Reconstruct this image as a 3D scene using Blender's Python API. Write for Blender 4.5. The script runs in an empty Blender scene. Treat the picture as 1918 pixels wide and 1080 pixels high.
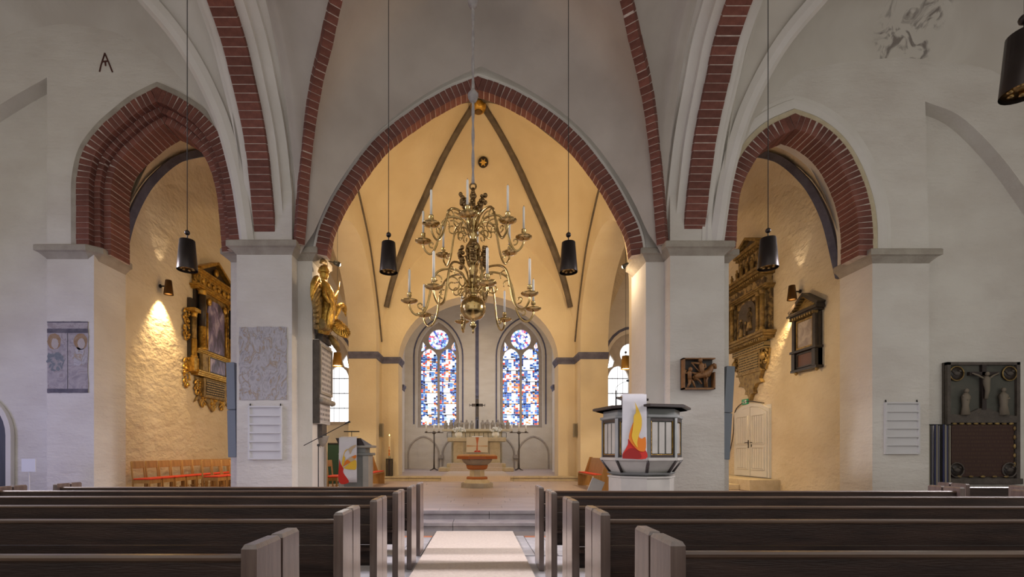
import bpy, math, random
from mathutils import Vector, Matrix, noise
random.seed(7)
SC = bpy.context.scene
COL = SC.collection
PI = math.pi
# ------------------------------------------------------------------ camera
F_PX, VPX, VPY, CAMZ = 900.0, 896.0, 846.0, 1.4
cd = bpy.data.cameras.new('camera'); cam = bpy.data.objects.new('camera', cd); COL.objects.link(cam)
cd.sensor_width = 36.0; cd.sensor_fit = 'HORIZONTAL'; cd.lens = 36.0 * F_PX / 1918
cd.shift_x = (959 - VPX) / 1918; cd.shift_y = (VPY - 540) / 1918
cd.clip_start = 0.05; cd.clip_end = 200
cam.location = (0, 0, CAMZ); cam.rotation_euler = (PI / 2, 0, 0)
SC.camera = cam
# ------------------------------------------------------------------ world, light, exposure
SC.view_settings.view_transform = 'Standard'; SC.view_settings.look = 'None'
SC.view_settings.gamma = 1.0; SC.view_settings.use_curve_mapping = False
SC.view_settings.exposure = 0.0
SC.cycles.use_denoising = True
SC.cycles.max_bounces = 8; SC.cycles.diffuse_bounces = 5; SC.cycles.glossy_bounces = 3
SC.cycles.sample_clamp_indirect = 6.0; SC.cycles.caustics_reflective = False; SC.cycles.caustics_refractive = False
W = bpy.data.worlds.new('world'); SC.world = W; W.use_nodes = True
W.node_tree.nodes['Background'].inputs[0].default_value = (1.0, 0.955, 0.89, 1)
W.node_tree.nodes['Background'].inputs[1].default_value = 0.82

def light(name, kind, loc, power, color, target=None, size=1.0, size_y=None, spot=None, blend=0.4, radius=0.1):
    d = bpy.data.lights.new(name, kind); d.energy = power; d.color = color
    if kind == 'AREA':
        d.size = size
        if size_y: d.shape = 'RECTANGLE'; d.size_y = size_y
    else: d.shadow_soft_size = radius
    if kind == 'SPOT': d.spot_size = spot; d.spot_blend = blend
    o = bpy.data.objects.new(name, d); COL.objects.link(o); o.location = loc
    if target is not None:
        o.rotation_euler = (Vector(target) - Vector(loc)).to_track_quat('-Z', 'Y').to_euler()
    return o
WARM = (1.0, 0.66, 0.30); WARM2 = (1.0, 0.74, 0.45); DAY = (0.75, 0.82, 1.0)
# daylight of the tall nave windows in the outer aisle walls
light("nave_window_daylight", "AREA", (-12.4, 5.5, 2.8), 52, (0.42, 0.42, 1.0), (-6.5, 9.4, 1.4), 2.0, 3.6).data.spread = 1.7
light('nave_window_daylight', 'AREA', (12.4, 3.0, 4.0), 38, (0.88, 0.95, 0.9), (4, 9.5, 2.5), 2.0, 4.5)
light('nave_window_daylight', 'AREA', (12.3, 6.6, 6.2), 140, (1.0, 0.93, 0.98), (0, 6.6, 0.2), 1.6, 3.0).data.spread = 0.75  # narrow beam added to brighten the aisle floor and pew ends
light('nave_window_daylight', 'AREA', (-12.3, 6.6, 6.2), 140, (1.0, 0.93, 1.0), (0, 6.6, 0.2), 1.6, 3.0).data.spread = 0.75  # matching beam added from the left for floor and pew ends
# unseen area lights at the apse side walls, standing in for daylight
light('apse_side_fill', 'AREA', (-3.6, 22.6, 4.6), 100, (0.95, 0.95, 1.0), (2.0, 22.6, 1.5), 1.6, 4.5)
light('apse_side_fill', 'AREA', (3.6, 22.6, 4.6), 100, (0.95, 0.95, 1.0), (-2.0, 22.6, 1.5), 1.6, 4.5)

def px(x, y, d):            # a photograph pixel on the frontal plane at depth d
    return ((x - VPX) * d / F_PX, d, CAMZ + (VPY - y) * d / F_PX)
def xz(pts, d): return [(px(x, y, d)[0], px(x, y, d)[2]) for x, y in pts]

# ------------------------------------------------------------------ materials
MATS = {}
def mat(name, col, rough=0.7, metal=0.0, col2=None, nscale=3.0, bump=0.0, bscale=20.0, stretch=(1, 1, 1), rand=0.0,
        emit=None, estr=1.0, spec=0.5, detail=4.0, lo=0.35, hi=0.65, bump2=0.0, b2scale=2.0, b2stretch=(1, 1, 1), coat=0.0):
    if name in MATS: return MATS[name]
    m = bpy.data.materials.new(name); MATS[name] = m; m.use_nodes = True
    nt = m.node_tree; N = nt.nodes; L = nt.links; b = N['Principled BSDF']
    b.inputs['Base Color'].default_value = (*col, 1); b.inputs['Roughness'].default_value = rough
    b.inputs['Metallic'].default_value = metal; b.inputs['Specular IOR Level'].default_value = spec
    if coat: b.inputs['Coat Weight'].default_value = coat; b.inputs['Coat Roughness'].default_value = 0.25
    tc = N.new('ShaderNodeTexCoord')
    def mapped(s):
        mp = N.new('ShaderNodeMapping'); mp.inputs['Scale'].default_value = s
        L.new(tc.outputs['Object'], mp.inputs['Vector']); return mp.outputs['Vector']
    src = None
    if col2 is not None:
        nz = N.new('ShaderNodeTexNoise'); nz.inputs['Scale'].default_value = nscale; nz.inputs['Detail'].default_value = detail
        L.new(mapped(stretch), nz.inputs['Vector'])
        cr = N.new('ShaderNodeValToRGB'); cr.color_ramp.elements[0].position = lo; cr.color_ramp.elements[1].position = hi
        cr.color_ramp.elements[0].color = (*col, 1); cr.color_ramp.elements[1].color = (*col2, 1)
        L.new(nz.outputs['Fac'], cr.inputs['Fac']); src = cr.outputs['Color']
    if rand:
        oi = N.new('ShaderNodeObjectInfo'); mr = N.new('ShaderNodeMapRange')
        mr.inputs['To Min'].default_value = 1 - rand; mr.inputs['To Max'].default_value = 1 + rand
        L.new(oi.outputs['Random'], mr.inputs['Value'])
        hs = N.new('ShaderNodeHueSaturation'); L.new(mr.outputs['Result'], hs.inputs['Value'])
        if src: L.new(src, hs.inputs['Color'])
        else: hs.inputs['Color'].default_value = (*col, 1)
        src = hs.outputs['Color']
    if src: L.new(src, b.inputs['Base Color'])
    prev = None
    for (amt, sc_, st) in ((bump2, b2scale, b2stretch), (bump, bscale, stretch)):
        if amt:
            nz = N.new('ShaderNodeTexNoise'); nz.inputs['Scale'].default_value = sc_; nz.inputs['Detail'].default_value = 5
            L.new(mapped(st), nz.inputs['Vector'])
            bp = N.new('ShaderNodeBump'); bp.inputs['Strength'].default_value = min(1, amt); bp.inputs['Distance'].default_value = 0.05 * max(1, amt)
            L.new(nz.outputs['Fac'], bp.inputs['Height'])
            if prev: L.new(prev, bp.inputs['Normal'])
            prev = bp.outputs['Normal']
    if prev: L.new(prev, b.inputs['Normal'])
    if emit:
        b.inputs['Emission Color'].default_value = (*emit, 1); b.inputs['Emission Strength'].default_value = estr
    return m
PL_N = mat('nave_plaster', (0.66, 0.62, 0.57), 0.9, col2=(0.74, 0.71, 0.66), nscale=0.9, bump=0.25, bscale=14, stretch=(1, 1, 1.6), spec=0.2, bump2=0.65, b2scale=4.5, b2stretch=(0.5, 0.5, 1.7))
PL_V = mat('vault_plaster', (0.45, 0.405, 0.365), 0.9, col2=(0.55, 0.505, 0.46), nscale=0.8, bump=0.15, bscale=10, spec=0.2, bump2=0.3, b2scale=1.3)  # grey-brown plaster, darkened further to simulate shade on the vault
PL_C = mat('choir_plaster', (0.70, 0.60, 0.42), 0.9, col2=(0.78, 0.69, 0.51), nscale=0.7, bump=0.15, bscale=12, spec=0.2)
PL_A = mat('apse_plaster', (0.70, 0.65, 0.57), 0.9, col2=(0.77, 0.73, 0.66), nscale=1.0, bump=0.2, bscale=9, stretch=(1, 1, 3), spec=0.2)
PL_K = mat('chapel_plaster', (0.68, 0.59, 0.44), 0.9, col2=(0.77, 0.69, 0.55), nscale=0.8, bump=0.35, bscale=8, stretch=(1, 1, 1.3), spec=0.2, bump2=1.3, b2scale=4.0, b2stretch=(0.8, 0.8, 1.3))
PL_AV = mat('aisle_vault_plaster', (0.62, 0.58, 0.53), 0.9, col2=(0.71, 0.68, 0.63), nscale=0.9, bump=0.2, bscale=11, spec=0.2, bump2=0.4, b2scale=1.5)
WHITE = mat('white_plaster', (0.75, 0.72, 0.68), 0.9, col2=(0.70, 0.67, 0.62), nscale=1.5, bump=0.15, bscale=12)
BRICK = mat('brick_red', (0.155, 0.052, 0.038), 0.8, col2=(0.22, 0.080, 0.057), nscale=6, bump=0.5, bscale=25, rand=0.22)
MORT = mat('mortar', (0.66, 0.58, 0.52), 0.95, col2=(0.50, 0.42, 0.37), nscale=9)
STONE = mat('sandstone', (0.34, 0.30, 0.25), 0.85, col2=(0.44, 0.40, 0.34), nscale=3, bump=0.4, bscale=25)
BLUE = mat('blue_grey_paint', (0.10, 0.105, 0.17), 0.8, col2=(0.15, 0.155, 0.23), nscale=4, bump=0.2)
RIBG = mat('rib_grey_paint', (0.10, 0.085, 0.075), 0.8, col2=(0.16, 0.135, 0.11), nscale=4, bump=0.3)
WOOD = mat('dark_pew_wood', (0.022, 0.011, 0.009), 0.42, col2=(0.046, 0.024, 0.018), nscale=4, stretch=(0.6, 6, 6), bump=0.15, bscale=30, spec=0.5)
WOODE = mat('lit_pew_end_wood', (0.105, 0.070, 0.062), 0.30, col2=(0.16, 0.112, 0.096), nscale=5, stretch=(6, 6, 0.5), bump=0.08, bscale=30, spec=0.6, coat=1.0)  # pew wood made paler: light on the end boards is in the colour
RAIL = mat('lit_pew_rail', (0.085, 0.05, 0.036), 0.3, col2=(0.14, 0.088, 0.06), nscale=5, stretch=(0.5, 6, 6), coat=0.3)  # lighter colour paints in the highlight along the rail
OAK = mat('oak_wood', (0.36, 0.19, 0.055), 0.45, col2=(0.46, 0.26, 0.085), nscale=4, stretch=(4, 4, 0.6))
RED = mat('red_cushion', (0.62, 0.045, 0.02), 0.8, col2=(0.68, 0.07, 0.03), nscale=20)
BRASS = mat('polished_brass', (0.60, 0.43, 0.19), 0.17, 1.0, col2=(0.40, 0.27, 0.10), nscale=8)
BRASSD = mat('dark_brass', (0.22, 0.14, 0.06), 0.32, 1.0)
GOLD = mat('gilded_carving', (0.72, 0.46, 0.10), 0.38, 0.85, col2=(0.42, 0.24, 0.05), nscale=9, bump=0.5, bscale=14)
GILT2 = mat('dull_gilt_carving', (0.40, 0.28, 0.10), 0.5, 0.5, col2=(0.20, 0.13, 0.05), nscale=8, bump=0.6, bscale=14)
BLACKW = mat('black_wood', (0.022, 0.018, 0.016), 0.4, col2=(0.04, 0.03, 0.025), nscale=6)
BLACKM = mat('black_metal', (0.02, 0.02, 0.02), 0.45, 0.3)
LAMPM = mat('bronze_lamp_shade', (0.045, 0.036, 0.034), 0.35, 0.8)
LAMPI = mat('lamp_inner_gold', (0.50, 0.32, 0.12), 0.3, 1.0)
CANDLE = mat('candle_wax', (0.86, 0.83, 0.74), 0.5)
CANDLEY = mat('ivory_candle_wax', (0.85, 0.75, 0.50), 0.5)
FLAME = mat('candle_flame', (1, 0.7, 0.3), 0.5, emit=(1, 0.62, 0.2), estr=12)
CREAMST = mat('limestone', (0.52, 0.44, 0.29), 0.8, col2=(0.60, 0.52, 0.37), nscale=6, bump=0.2)
STEPST = mat('step_stone', (0.27, 0.24, 0.25), 0.7, col2=(0.34, 0.31, 0.31), nscale=5, bump=0.15)
CARPET = mat('beige_carpet', (0.60, 0.51, 0.44), 0.95, col2=(0.68, 0.59, 0.51), nscale=30, bump=0.3, bscale=120)
PLANK = mat('platform_stone', (0.47, 0.39, 0.39), 0.38, col2=(0.54, 0.46, 0.45), nscale=2.5, stretch=(0.6, 3, 1), rand=0.06)
TILE_R = mat('terracotta_tile', (0.34, 0.12, 0.06), 0.6, col2=(0.42, 0.17, 0.09), nscale=5, rand=0.12)
TILE_G = mat('grey_tile', (0.36, 0.35, 0.37), 0.55, col2=(0.44, 0.43, 0.44), nscale=5, rand=0.1)
GROUT = mat('grout', (0.16, 0.14, 0.13), 0.9)
GREYP = mat('grey_green_paint', (0.19, 0.20, 0.195), 0.5, col2=(0.23, 0.24, 0.23), nscale=3)
PALEP = mat('pale_grey_paint', (0.33, 0.315, 0.285), 0.5, col2=(0.39, 0.37, 0.335), nscale=3)
DBROWN = mat('dark_brown_paint', (0.030, 0.020, 0.018), 0.4)
GREYM = mat('grey_speaker', (0.20, 0.23, 0.27), 0.5)
BOARDW = mat('white_board', (0.66, 0.65, 0.66), 0.6)
DOORW = mat('cream_door_paint', (0.68, 0.69, 0.66), 0.45, col2=(0.73, 0.73, 0.70), nscale=3)
DOORD = mat('dark_door_wood', (0.055, 0.060, 0.070), 0.5, col2=(0.075, 0.08, 0.09), nscale=4, stretch=(6, 6, 0.5))
MARBLE = mat('white_marble', (0.55, 0.53, 0.52), 0.5, col2=(0.62, 0.60, 0.59), nscale=3)
DSTONE = mat('dark_stone', (0.075, 0.062, 0.052), 0.7, col2=(0.11, 0.09, 0.075), nscale=6, bump=0.4)
WREL = mat('relief_wood', (0.20, 0.085, 0.025), 0.5, col2=(0.30, 0.14, 0.045), nscale=7, bump=0.3)
CLOTH = mat('white_cloth', (0.66, 0.65, 0.70), 0.9, col2=(0.70, 0.69, 0.73), nscale=5)
C_Y = mat('yellow_applique', (0.75, 0.48, 0.05), 0.9); C_O = mat('orange_applique', (0.72, 0.20, 0.02), 0.9); FONT_O = mat('font_ochre_band', (0.42, 0.14, 0.04), 0.7)
C_R = mat('red_applique', (0.55, 0.03, 0.02), 0.9); C_DR = mat('dark_red_applique', (0.30, 0.015, 0.012), 0.9)
C_T = mat('tan_applique', (0.55, 0.42, 0.27), 0.9)
LEADM = mat('window_lead', (0.03, 0.03, 0.035), 0.6)
TRAC = mat('tracery_stone', (0.42, 0.37, 0.33), 0.85, col2=(0.50, 0.45, 0.40), nscale=5)
GREENS = mat('exit_sign_green', (0.01, 0.16, 0.06), 0.5, emit=(0.02, 0.35, 0.12), estr=0.25)
SIGNW = mat('exit_sign_white', (0.8, 0.85, 0.8), 0.5)
ROPE = mat('chandelier_rope', (0.46, 0.43, 0.42), 0.7, col2=(0.34, 0.31, 0.31), nscale=12)
GREENC = mat('green_cabinet', (0.012, 0.05, 0.028), 0.5)
PAPER = mat('paper', (0.7, 0.7, 0.72), 0.8)
GLOWW = mat('lamp_glow', (1, 0.9, 0.7), 0.5, emit=(1, 0.83, 0.55), estr=40)
GLOWD = mat('lamp_glow_soft', (1, 0.8, 0.5), 0.5, emit=(1, 0.72, 0.36), estr=9)
FLOWER = mat('white_blossom', (0.78, 0.79, 0.74), 0.9)
SKIN_ST = mat('carved_stone', (0.30, 0.27, 0.23), 0.8, col2=(0.38, 0.34, 0.29), nscale=8)

def text_mat(name, ground, ink, rows, density=0.5, width=9.0):
    """flat print: rows of small illegible lettering in object space (x along the line, z up)"""
    m = bpy.data.materials.new(name); m.use_nodes = True; nt = m.node_tree; N = nt.nodes; L = nt.links
    b = N['Principled BSDF']; b.inputs['Roughness'].default_value = 0.7
    tc = N.new('ShaderNodeTexCoord'); sp = N.new('ShaderNodeSeparateXYZ'); L.new(tc.outputs['Object'], sp.inputs[0])
    def math_(op, a, b_=None):
        n = N.new('ShaderNodeMath'); n.operation = op
        for i, v in enumerate((a, b_)):
            if v is None: continue
            if isinstance(v, (int, float)): n.inputs[i].default_value = v
            else: L.new(v, n.inputs[i])
        return n.outputs[0]
    row = math_('MULTIPLY', sp.outputs['Z'], rows); fr = math_('FRACT', row)
    band = math_('MULTIPLY', math_('GREATER_THAN', fr, 0.28), math_('LESS_THAN', fr, 0.80))
    cb = N.new('ShaderNodeCombineXYZ'); L.new(math_('MULTIPLY', sp.outputs['X'], width * rows * 0.3), cb.inputs[0])
    L.new(math_('FLOOR', row), cb.inputs[1])
    nz = N.new('ShaderNodeTexNoise'); nz.inputs['Scale'].default_value = 1.0; nz.inputs['Detail'].default_value = 3; L.new(cb.outputs[0], nz.inputs['Vector'])
    ink_f = math_('MULTIPLY', band, math_('GREATER_THAN', nz.outputs['Fac'], 1 - density))
    mx = N.new('ShaderNodeMixRGB'); mx.inputs[1].default_value = (*ground, 1); mx.inputs[2].default_value = (*ink, 1)
    L.new(ink_f, mx.inputs[0]); L.new(mx.outputs[0], b.inputs['Base Color'])
    return m
def blotch_mat(name, stops, scale=2.5, stretch=(1, 1, 1), rough=0.8, detail=8, dist=0.8, bump=0.0, metal=0.0):
    m = bpy.data.materials.new(name); m.use_nodes = True; nt = m.node_tree; N = nt.nodes; L = nt.links
    b = N['Principled BSDF']; b.inputs['Roughness'].default_value = rough; b.inputs['Metallic'].default_value = metal
    tc = N.new('ShaderNodeTexCoord'); mp = N.new('ShaderNodeMapping'); mp.inputs['Scale'].default_value = stretch
    L.new(tc.outputs['Object'], mp.inputs[0])
    nz = N.new('ShaderNodeTexNoise'); nz.inputs['Scale'].default_value = scale; nz.inputs['Detail'].default_value = detail
    nz.inputs['Distortion'].default_value = dist; L.new(mp.outputs[0], nz.inputs['Vector'])
    cr = N.new('ShaderNodeValToRGB'); e = cr.color_ramp.elements
    while len(e) < len(stops): e.new(0.5)
    for i, (p, c) in enumerate(stops): e[i].position = p; e[i].color = (*c, 1)
    L.new(nz.outputs['Fac'], cr.inputs[0]); L.new(cr.outputs[0], b.inputs['Base Color'])
    if bump:
        bp = N.new('ShaderNodeBump'); bp.inputs['Strength'].default_value = bump; bp.inputs['Distance'].default_value = 0.04
        L.new(nz.outputs['Fac'], bp.inputs['Height']); L.new(bp.outputs[0], b.inputs['Normal'])
    return m
def attr_mat(name, strength, use='c'):
    m = bpy.data.materials.new(name); m.use_nodes = True; nt = m.node_tree; N = nt.nodes; L = nt.links
    b = N['Principled BSDF']; a = N.new('ShaderNodeVertexColor'); a.layer_name = use
    L.new(a.outputs[0], b.inputs['Base Color']); L.new(a.outputs[0], b.inputs['Emission Color'])
    b.inputs['Emission Strength'].default_value = strength; b.inputs['Roughness'].default_value = 0.3
    return m
GLASS = attr_mat('stained_glass', 1.15)
def plain_glass():
    m = mat('leaded_clear_glass', (0.8, 0.85, 0.9), 0.3, emit=(0.93, 0.96, 1.0), estr=1.6); return m
CLEARG = plain_glass()

# ------------------------------------------------------------------ mesh helpers
class MB:
    def __init__(self): self.v = []; self.f = []; self.M = Matrix.Identity(4); self.sm = []
    def add(self, vs, fs, smooth=False):
        o = len(self.v); self.v += [tuple(self.M @ Vector(p)) for p in vs]
        self.f += [tuple(i + o for i in q) for q in fs]; self.sm += [smooth] * len(fs); return self
    def box(self, x0, x1, y0, y1, z0, z1, taper=0.0, bev=0.0):
        if bev:
            b = bev
            vs = []; 
            for z, k in ((z0, b), (z0 + b, 0), (z1 - b, 0), (z1, b)):
                vs += [(x0 + k, y0 + k, z), (x1 - k, y0 + k, z), (x1 - k, y1 - k, z), (x0 + k, y1 - k, z)]
            fs = [(3, 2, 1, 0), (12, 13, 14, 15)]
            for r in range(3):
                for i in range(4): fs.append((r * 4 + i, r * 4 + (i + 1) % 4, r * 4 + 4 + (i + 1) % 4, r * 4 + 4 + i))
            return self.add(vs, fs)
        t = taper
        return self.add([(x0, y0, z0), (x1, y0, z0), (x1, y1, z0), (x0, y1, z0), (x0 + t, y0 + t, z1), (x1 - t, y0 + t, z1), (x1 - t, y1 - t, z1), (x0 + t, y1 - t, z1)],
                        [(3, 2, 1, 0), (4, 5, 6, 7), (0, 1, 5, 4), (1, 2, 6, 5), (2, 3, 7, 6), (3, 0, 4, 7)])
    def lathe(self, prof, c=(0, 0, 0), n=16, smooth=True, cap=True, ph=0.0):
        vs = []; fs = []
        for r, z in prof:
            for i in range(n): a = ph + 2 * PI * i / n; vs.append((c[0] + r * math.cos(a), c[1] + r * math.sin(a), c[2] + z))
        for k in range(len(prof) - 1):
            for i in range(n): fs.append((k * n + i, k * n + (i + 1) % n, (k + 1) * n + (i + 1) % n, (k + 1) * n + i))
        if cap: fs.append(tuple(range(n - 1, -1, -1))); fs.append(tuple((len(prof) - 1) * n + i for i in range(n)))
        return self.add(vs, fs, smooth)
    def tube(self, pts, r, n=8, cap=True):
        pts = [Vector(p) for p in pts]; rr = r if isinstance(r, (list, tuple)) else [r] * len(pts)
        vs = []; fs = []; up = None
        for i, p in enumerate(pts):
            t = (pts[min(i + 1, len(pts) - 1)] - pts[max(i - 1, 0)])
            t = t.normalized() if t.length > 1e-9 else Vector((0, 0, 1))
            if up is None: up = t.orthogonal().normalized()
            else:
                up = up - t * up.dot(t); up = up.normalized() if up.length > 1e-6 else t.orthogonal().normalized()
            b = t.cross(up)
            for k in range(n): a = 2 * PI * k / n; vs.append(tuple(p + (up * math.cos(a) + b * math.sin(a)) * rr[i]))
        for i in range(len(pts) - 1):
            for k in range(n): fs.append((i * n + k, i * n + (k + 1) % n, (i + 1) * n + (k + 1) % n, (i + 1) * n + k))
        if cap: fs.append(tuple(range(n - 1, -1, -1))); fs.append(tuple((len(pts) - 1) * n + k for k in range(n)))
        return self.add(vs, fs, True)
    def prism(self, poly, y0, y1):        # polygon in x,z extruded along y
        n = len(poly); vs = [(x, y0, z) for x, z in poly] + [(x, y1, z) for x, z in poly]
        fs = [tuple(range(n)), tuple(range(2 * n - 1, n - 1, -1))] + [(i, i + n, (i + 1) % n + n, (i + 1) % n) for i in range(n)]
        return self.add(vs, fs)
    def ball(self, c, r, n=10, sx=1, sy=1, sz=1):
        m = max(4, n // 2 + 1); vs = []; fs = []
        for i in range(m + 1):
            a = PI * i / m
            for k in range(n): b = 2 * PI * k / n; vs.append((c[0] + sx * r * math.sin(a) * math.cos(b), c[1] + sy * r * math.sin(a) * math.sin(b), c[2] + sz * r * math.cos(a)))
        for i in range(m):
            for k in range(n): fs.append((i * n + k, (i + 1) * n + k, (i + 1) * n + (k + 1) % n, i * n + (k + 1) % n))
        return self.add(vs, fs, True)
    def build(self, name, material, parent=None):
        me = bpy.data.meshes.new(name); me.from_pydata(self.v, [], self.f)
        me.polygons.foreach_set('use_smooth', self.sm)
        o = bpy.data.objects.new(name, me); COL.objects.link(o)
        for mm in (material if isinstance(material, (list, tuple)) else [material]): me.materials.append(mm)
        if parent: o.parent = parent
        return o
def clean(o):           # consistent outward normals
    import bmesh
    bm = bmesh.new(); bm.from_mesh(o.data); bmesh.ops.remove_doubles(bm, verts=bm.verts, dist=1e-5)
    bmesh.ops.recalc_face_normals(bm, faces=bm.faces); bm.to_mesh(o.data); bm.free(); return o
def tag(o, label=None, cat=None, group=None, kind=None):
    if label: o['label'] = label
    if cat: o['category'] = cat
    if group: o['group'] = group
    if kind: o['kind'] = kind
    return o
def st(o, label=None):
    o['kind'] = 'structure'
    if label: o['label'] = label
    return o
def thing(name, label, cat, loc=(0, 0, 0), rz=0.0, group=None):
    o = bpy.data.objects.new(name, None); COL.objects.link(o); o.location = loc; o.rotation_euler = (0, 0, rz)
    o.empty_display_size = 0.1
    return tag(o, label, cat, group)
def copy_tree(o, parent=None):
    c = o.copy(); COL.objects.link(c); c.parent = parent
    for ch in list(o.children): copy_tree(ch, c)
    return c
def slab(outline, thick, plane, pos, holes=()):
    """flat wall from a 2-D outline with holes; plane 'xz' (pos = y of its front, thickness goes +y) or 'yz' (pos = x, thickness +x)"""
    cu = bpy.data.curves.new('c', 'CURVE'); cu.dimensions = '2D'; cu.fill_mode = 'BOTH'; cu.extrude = abs(thick) / 2
    for loop in (outline, *holes):
        s = cu.splines.new('POLY'); s.points.add(len(loop) - 1); s.use_cyclic_u = True
        for p, q in zip(s.points, loop): p.co = (q[0], q[1], 0, 1)
    ob = bpy.data.objects.new('c', cu); me = bpy.data.meshes.new_from_object(ob)
    h = thick / 2
    for v in me.vertices:
        u, w, t = v.co
        v.co = (u, pos + h + t, w) if plane == 'xz' else (pos + h + t, u, w)
    bpy.data.objects.remove(ob); bpy.data.curves.remove(cu)
    return me
def mesh_obj(name, me, material, parent=None):
    me.name = name; o = bpy.data.objects.new(name, me); COL.objects.link(o); me.materials.clear(); me.materials.append(material)
    for p in me.polygons: p.use_smooth = False
    if parent: o.parent = parent
    return o
def pchip(pts):
    xs = [p[0] for p in pts]; ys = [p[1] for p in pts]; n = len(xs)
    d = [(ys[i + 1] - ys[i]) / (xs[i + 1] - xs[i]) for i in range(n - 1)]
    m = [d[0]] + [0 if d[i - 1] * d[i] <= 0 else 2 * d[i - 1] * d[i] / (d[i - 1] + d[i]) for i in range(1, n - 1)] + [d[-1]]
    def f(x):
        if x <= xs[0]: return ys[0] + (x - xs[0]) * m[0] * 0
        if x >= xs[-1]: return ys[-1]
        i = max(k for k in range(n - 1) if xs[k] <= x); h = xs[i + 1] - xs[i]; t = (x - xs[i]) / h
        return (2*t**3-3*t**2+1)*ys[i] + (t**3-2*t**2+t)*h*m[i] + (-2*t**3+3*t**2)*ys[i+1] + (t**3-t**2)*h*m[i+1]
    return f
def smooth_curve(pts, per=8):     # Catmull-Rom through the points (any dimension)
    P = [Vector(p) for p in pts]; out = []
    for i in range(len(P) - 1):
        a = P[i - 1] if i else P[0] * 2 - P[1]; b, c = P[i], P[i + 1]; d = P[i + 2] if i + 2 < len(P) else P[-1] * 2 - P[-2]
        for k in range(per):
            t = k / per; out.append(0.5 * ((2 * b) + (c - a) * t + (2 * a - 5 * b + 4 * c - d) * t * t + (3 * b - a - 3 * c + d) * t ** 3))
    out.append(P[-1]); return out
def offset2(pts, r):      # parallel curve of a 2-D polyline (positive = to the right of the direction of travel)
    P = [Vector(p) for p in pts]; out = []
    for i, p in enumerate(P):
        t = (P[min(i + 1, len(P) - 1)] - P[max(i - 1, 0)]).normalized(); out.append(p + Vector((t.y, -t.x)) * r)
    return out
def arch2(left, right, apex, per=6):       # pointed arch outline: left spring ... apex ... right spring
    a = smooth_curve(list(left) + [apex], per); b = smooth_curve([apex] + list(right), per)
    return a, b
def sweep(curve, sides, prof, name, material, parent=None, closed=True):
    """sweep a profile [(across, up)] along a 3-D curve; sides(i) gives the across vector"""
    P = [Vector(p) for p in curve]; mb = MB(); n = len(prof); vs = []; fs = []
    for i, p in enumerate(P):
        t = (P[min(i + 1, len(P) - 1)] - P[max(i - 1, 0)]).normalized(); s = Vector(sides).normalized(); s = (s - t * s.dot(t)).normalized(); u = s.cross(t)
        if u.z < -1e-6 and abs(t.z) < 0.999: pass
        for a, b in prof: vs.append(tuple(p + s * a + u * b))
    for i in range(len(P) - 1):
        for k in range(n if closed else n - 1): fs.append((i * n + k, i * n + (k + 1) % n, (i + 1) * n + (k + 1) % n, (i + 1) * n + k))
    if closed: fs += [tuple(range(n)), tuple((len(P) - 1) * n + k for k in range(n))]
    mb.add(vs, fs); return clean(mb.build(name, material, parent))
def cornice(path, prof, name, material, parent=None):
    """horizontal moulding: path = (x, y) points, outward = right of travel; prof = [(out, z)]"""
    P = [Vector(p) for p in path]; n = len(prof); vs = []; fs = []
    for i, p in enumerate(P):
        d0 = (P[i] - P[i - 1]).normalized() if i else None; d1 = (P[i + 1] - P[i]).normalized() if i + 1 < len(P) else None
        n0 = Vector((d0.y, -d0.x)) if d0 else None; n1 = Vector((d1.y, -d1.x)) if d1 else None
        if n0 is None: m = n1
        elif n1 is None: m = n0
        else: m = (n0 + n1) / (1 + n0.dot(n1))
        for o, z in prof: vs.append((p.x + m.x * o, p.y + m.y * o, z))
    for i in range(len(P) - 1):
        for k in range(n): fs.append((i * n + k, i * n + (k + 1) % n, (i + 1) * n + (k + 1) % n, (i + 1) * n + k))
    fs += [tuple(range(n)), tuple((len(P) - 1) * n + k for k in range(n))]
    return clean(MB().add(vs, fs).build(name, material, parent))
def brick_arch(parent, curve, side, blen, across, thick, gap=0.009, mortar_in=0.006):
    """bricks laid one by one along a 3-D curve (their underside on the curve), plus the recessed mortar bed"""
    P = [Vector(p) for p in curve]; L = [0]
    for i in range(1, len(P)): L.append(L[-1] + (P[i] - P[i - 1]).length)
    side = Vector(side).normalized()
    n = max(1, round(L[-1] / blen)); step = L[-1] / n
    mi = mortar_in
    sweep(P, side, [(-across / 2 + mi, mi), (across / 2 - mi, mi), (across / 2 - mi, thick - mi), (-across / 2 + mi, thick - mi)], 'mortar_bed', MORT, parent)
    o0 = MB().box(-across / 2, across / 2, -(step - gap) / 2, (step - gap) / 2, 0, thick, bev=0.005).build('brick', BRICK, parent)
    j = 0; out = []
    for k in range(n):
        s = (k + 0.5) * step
        while j < len(L) - 2 and L[j + 1] < s: j += 1
        f = (s - L[j]) / (L[j + 1] - L[j]); p = P[j].lerp(P[j + 1], f); t = (P[j + 1] - P[j]).normalized()
        sd = (side - t * side.dot(t)).normalized(); u = sd.cross(t)
        M = Matrix((sd, t, u)).transposed().to_4x4(); M.translation = p + sd * random.uniform(-.004, .004) + u * random.uniform(-.004, .004)
        if k == 0: o = o0
        else: o = o0.copy(); COL.objects.link(o); o.parent = parent
        o.matrix_basis = M; out.append(o)
    return out

# ================================================================== THE BUILDING
PLAT, CHAN = 0.319, 0.49
def nave_z(y): return 0.0207 * (8.45 - y)
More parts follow.
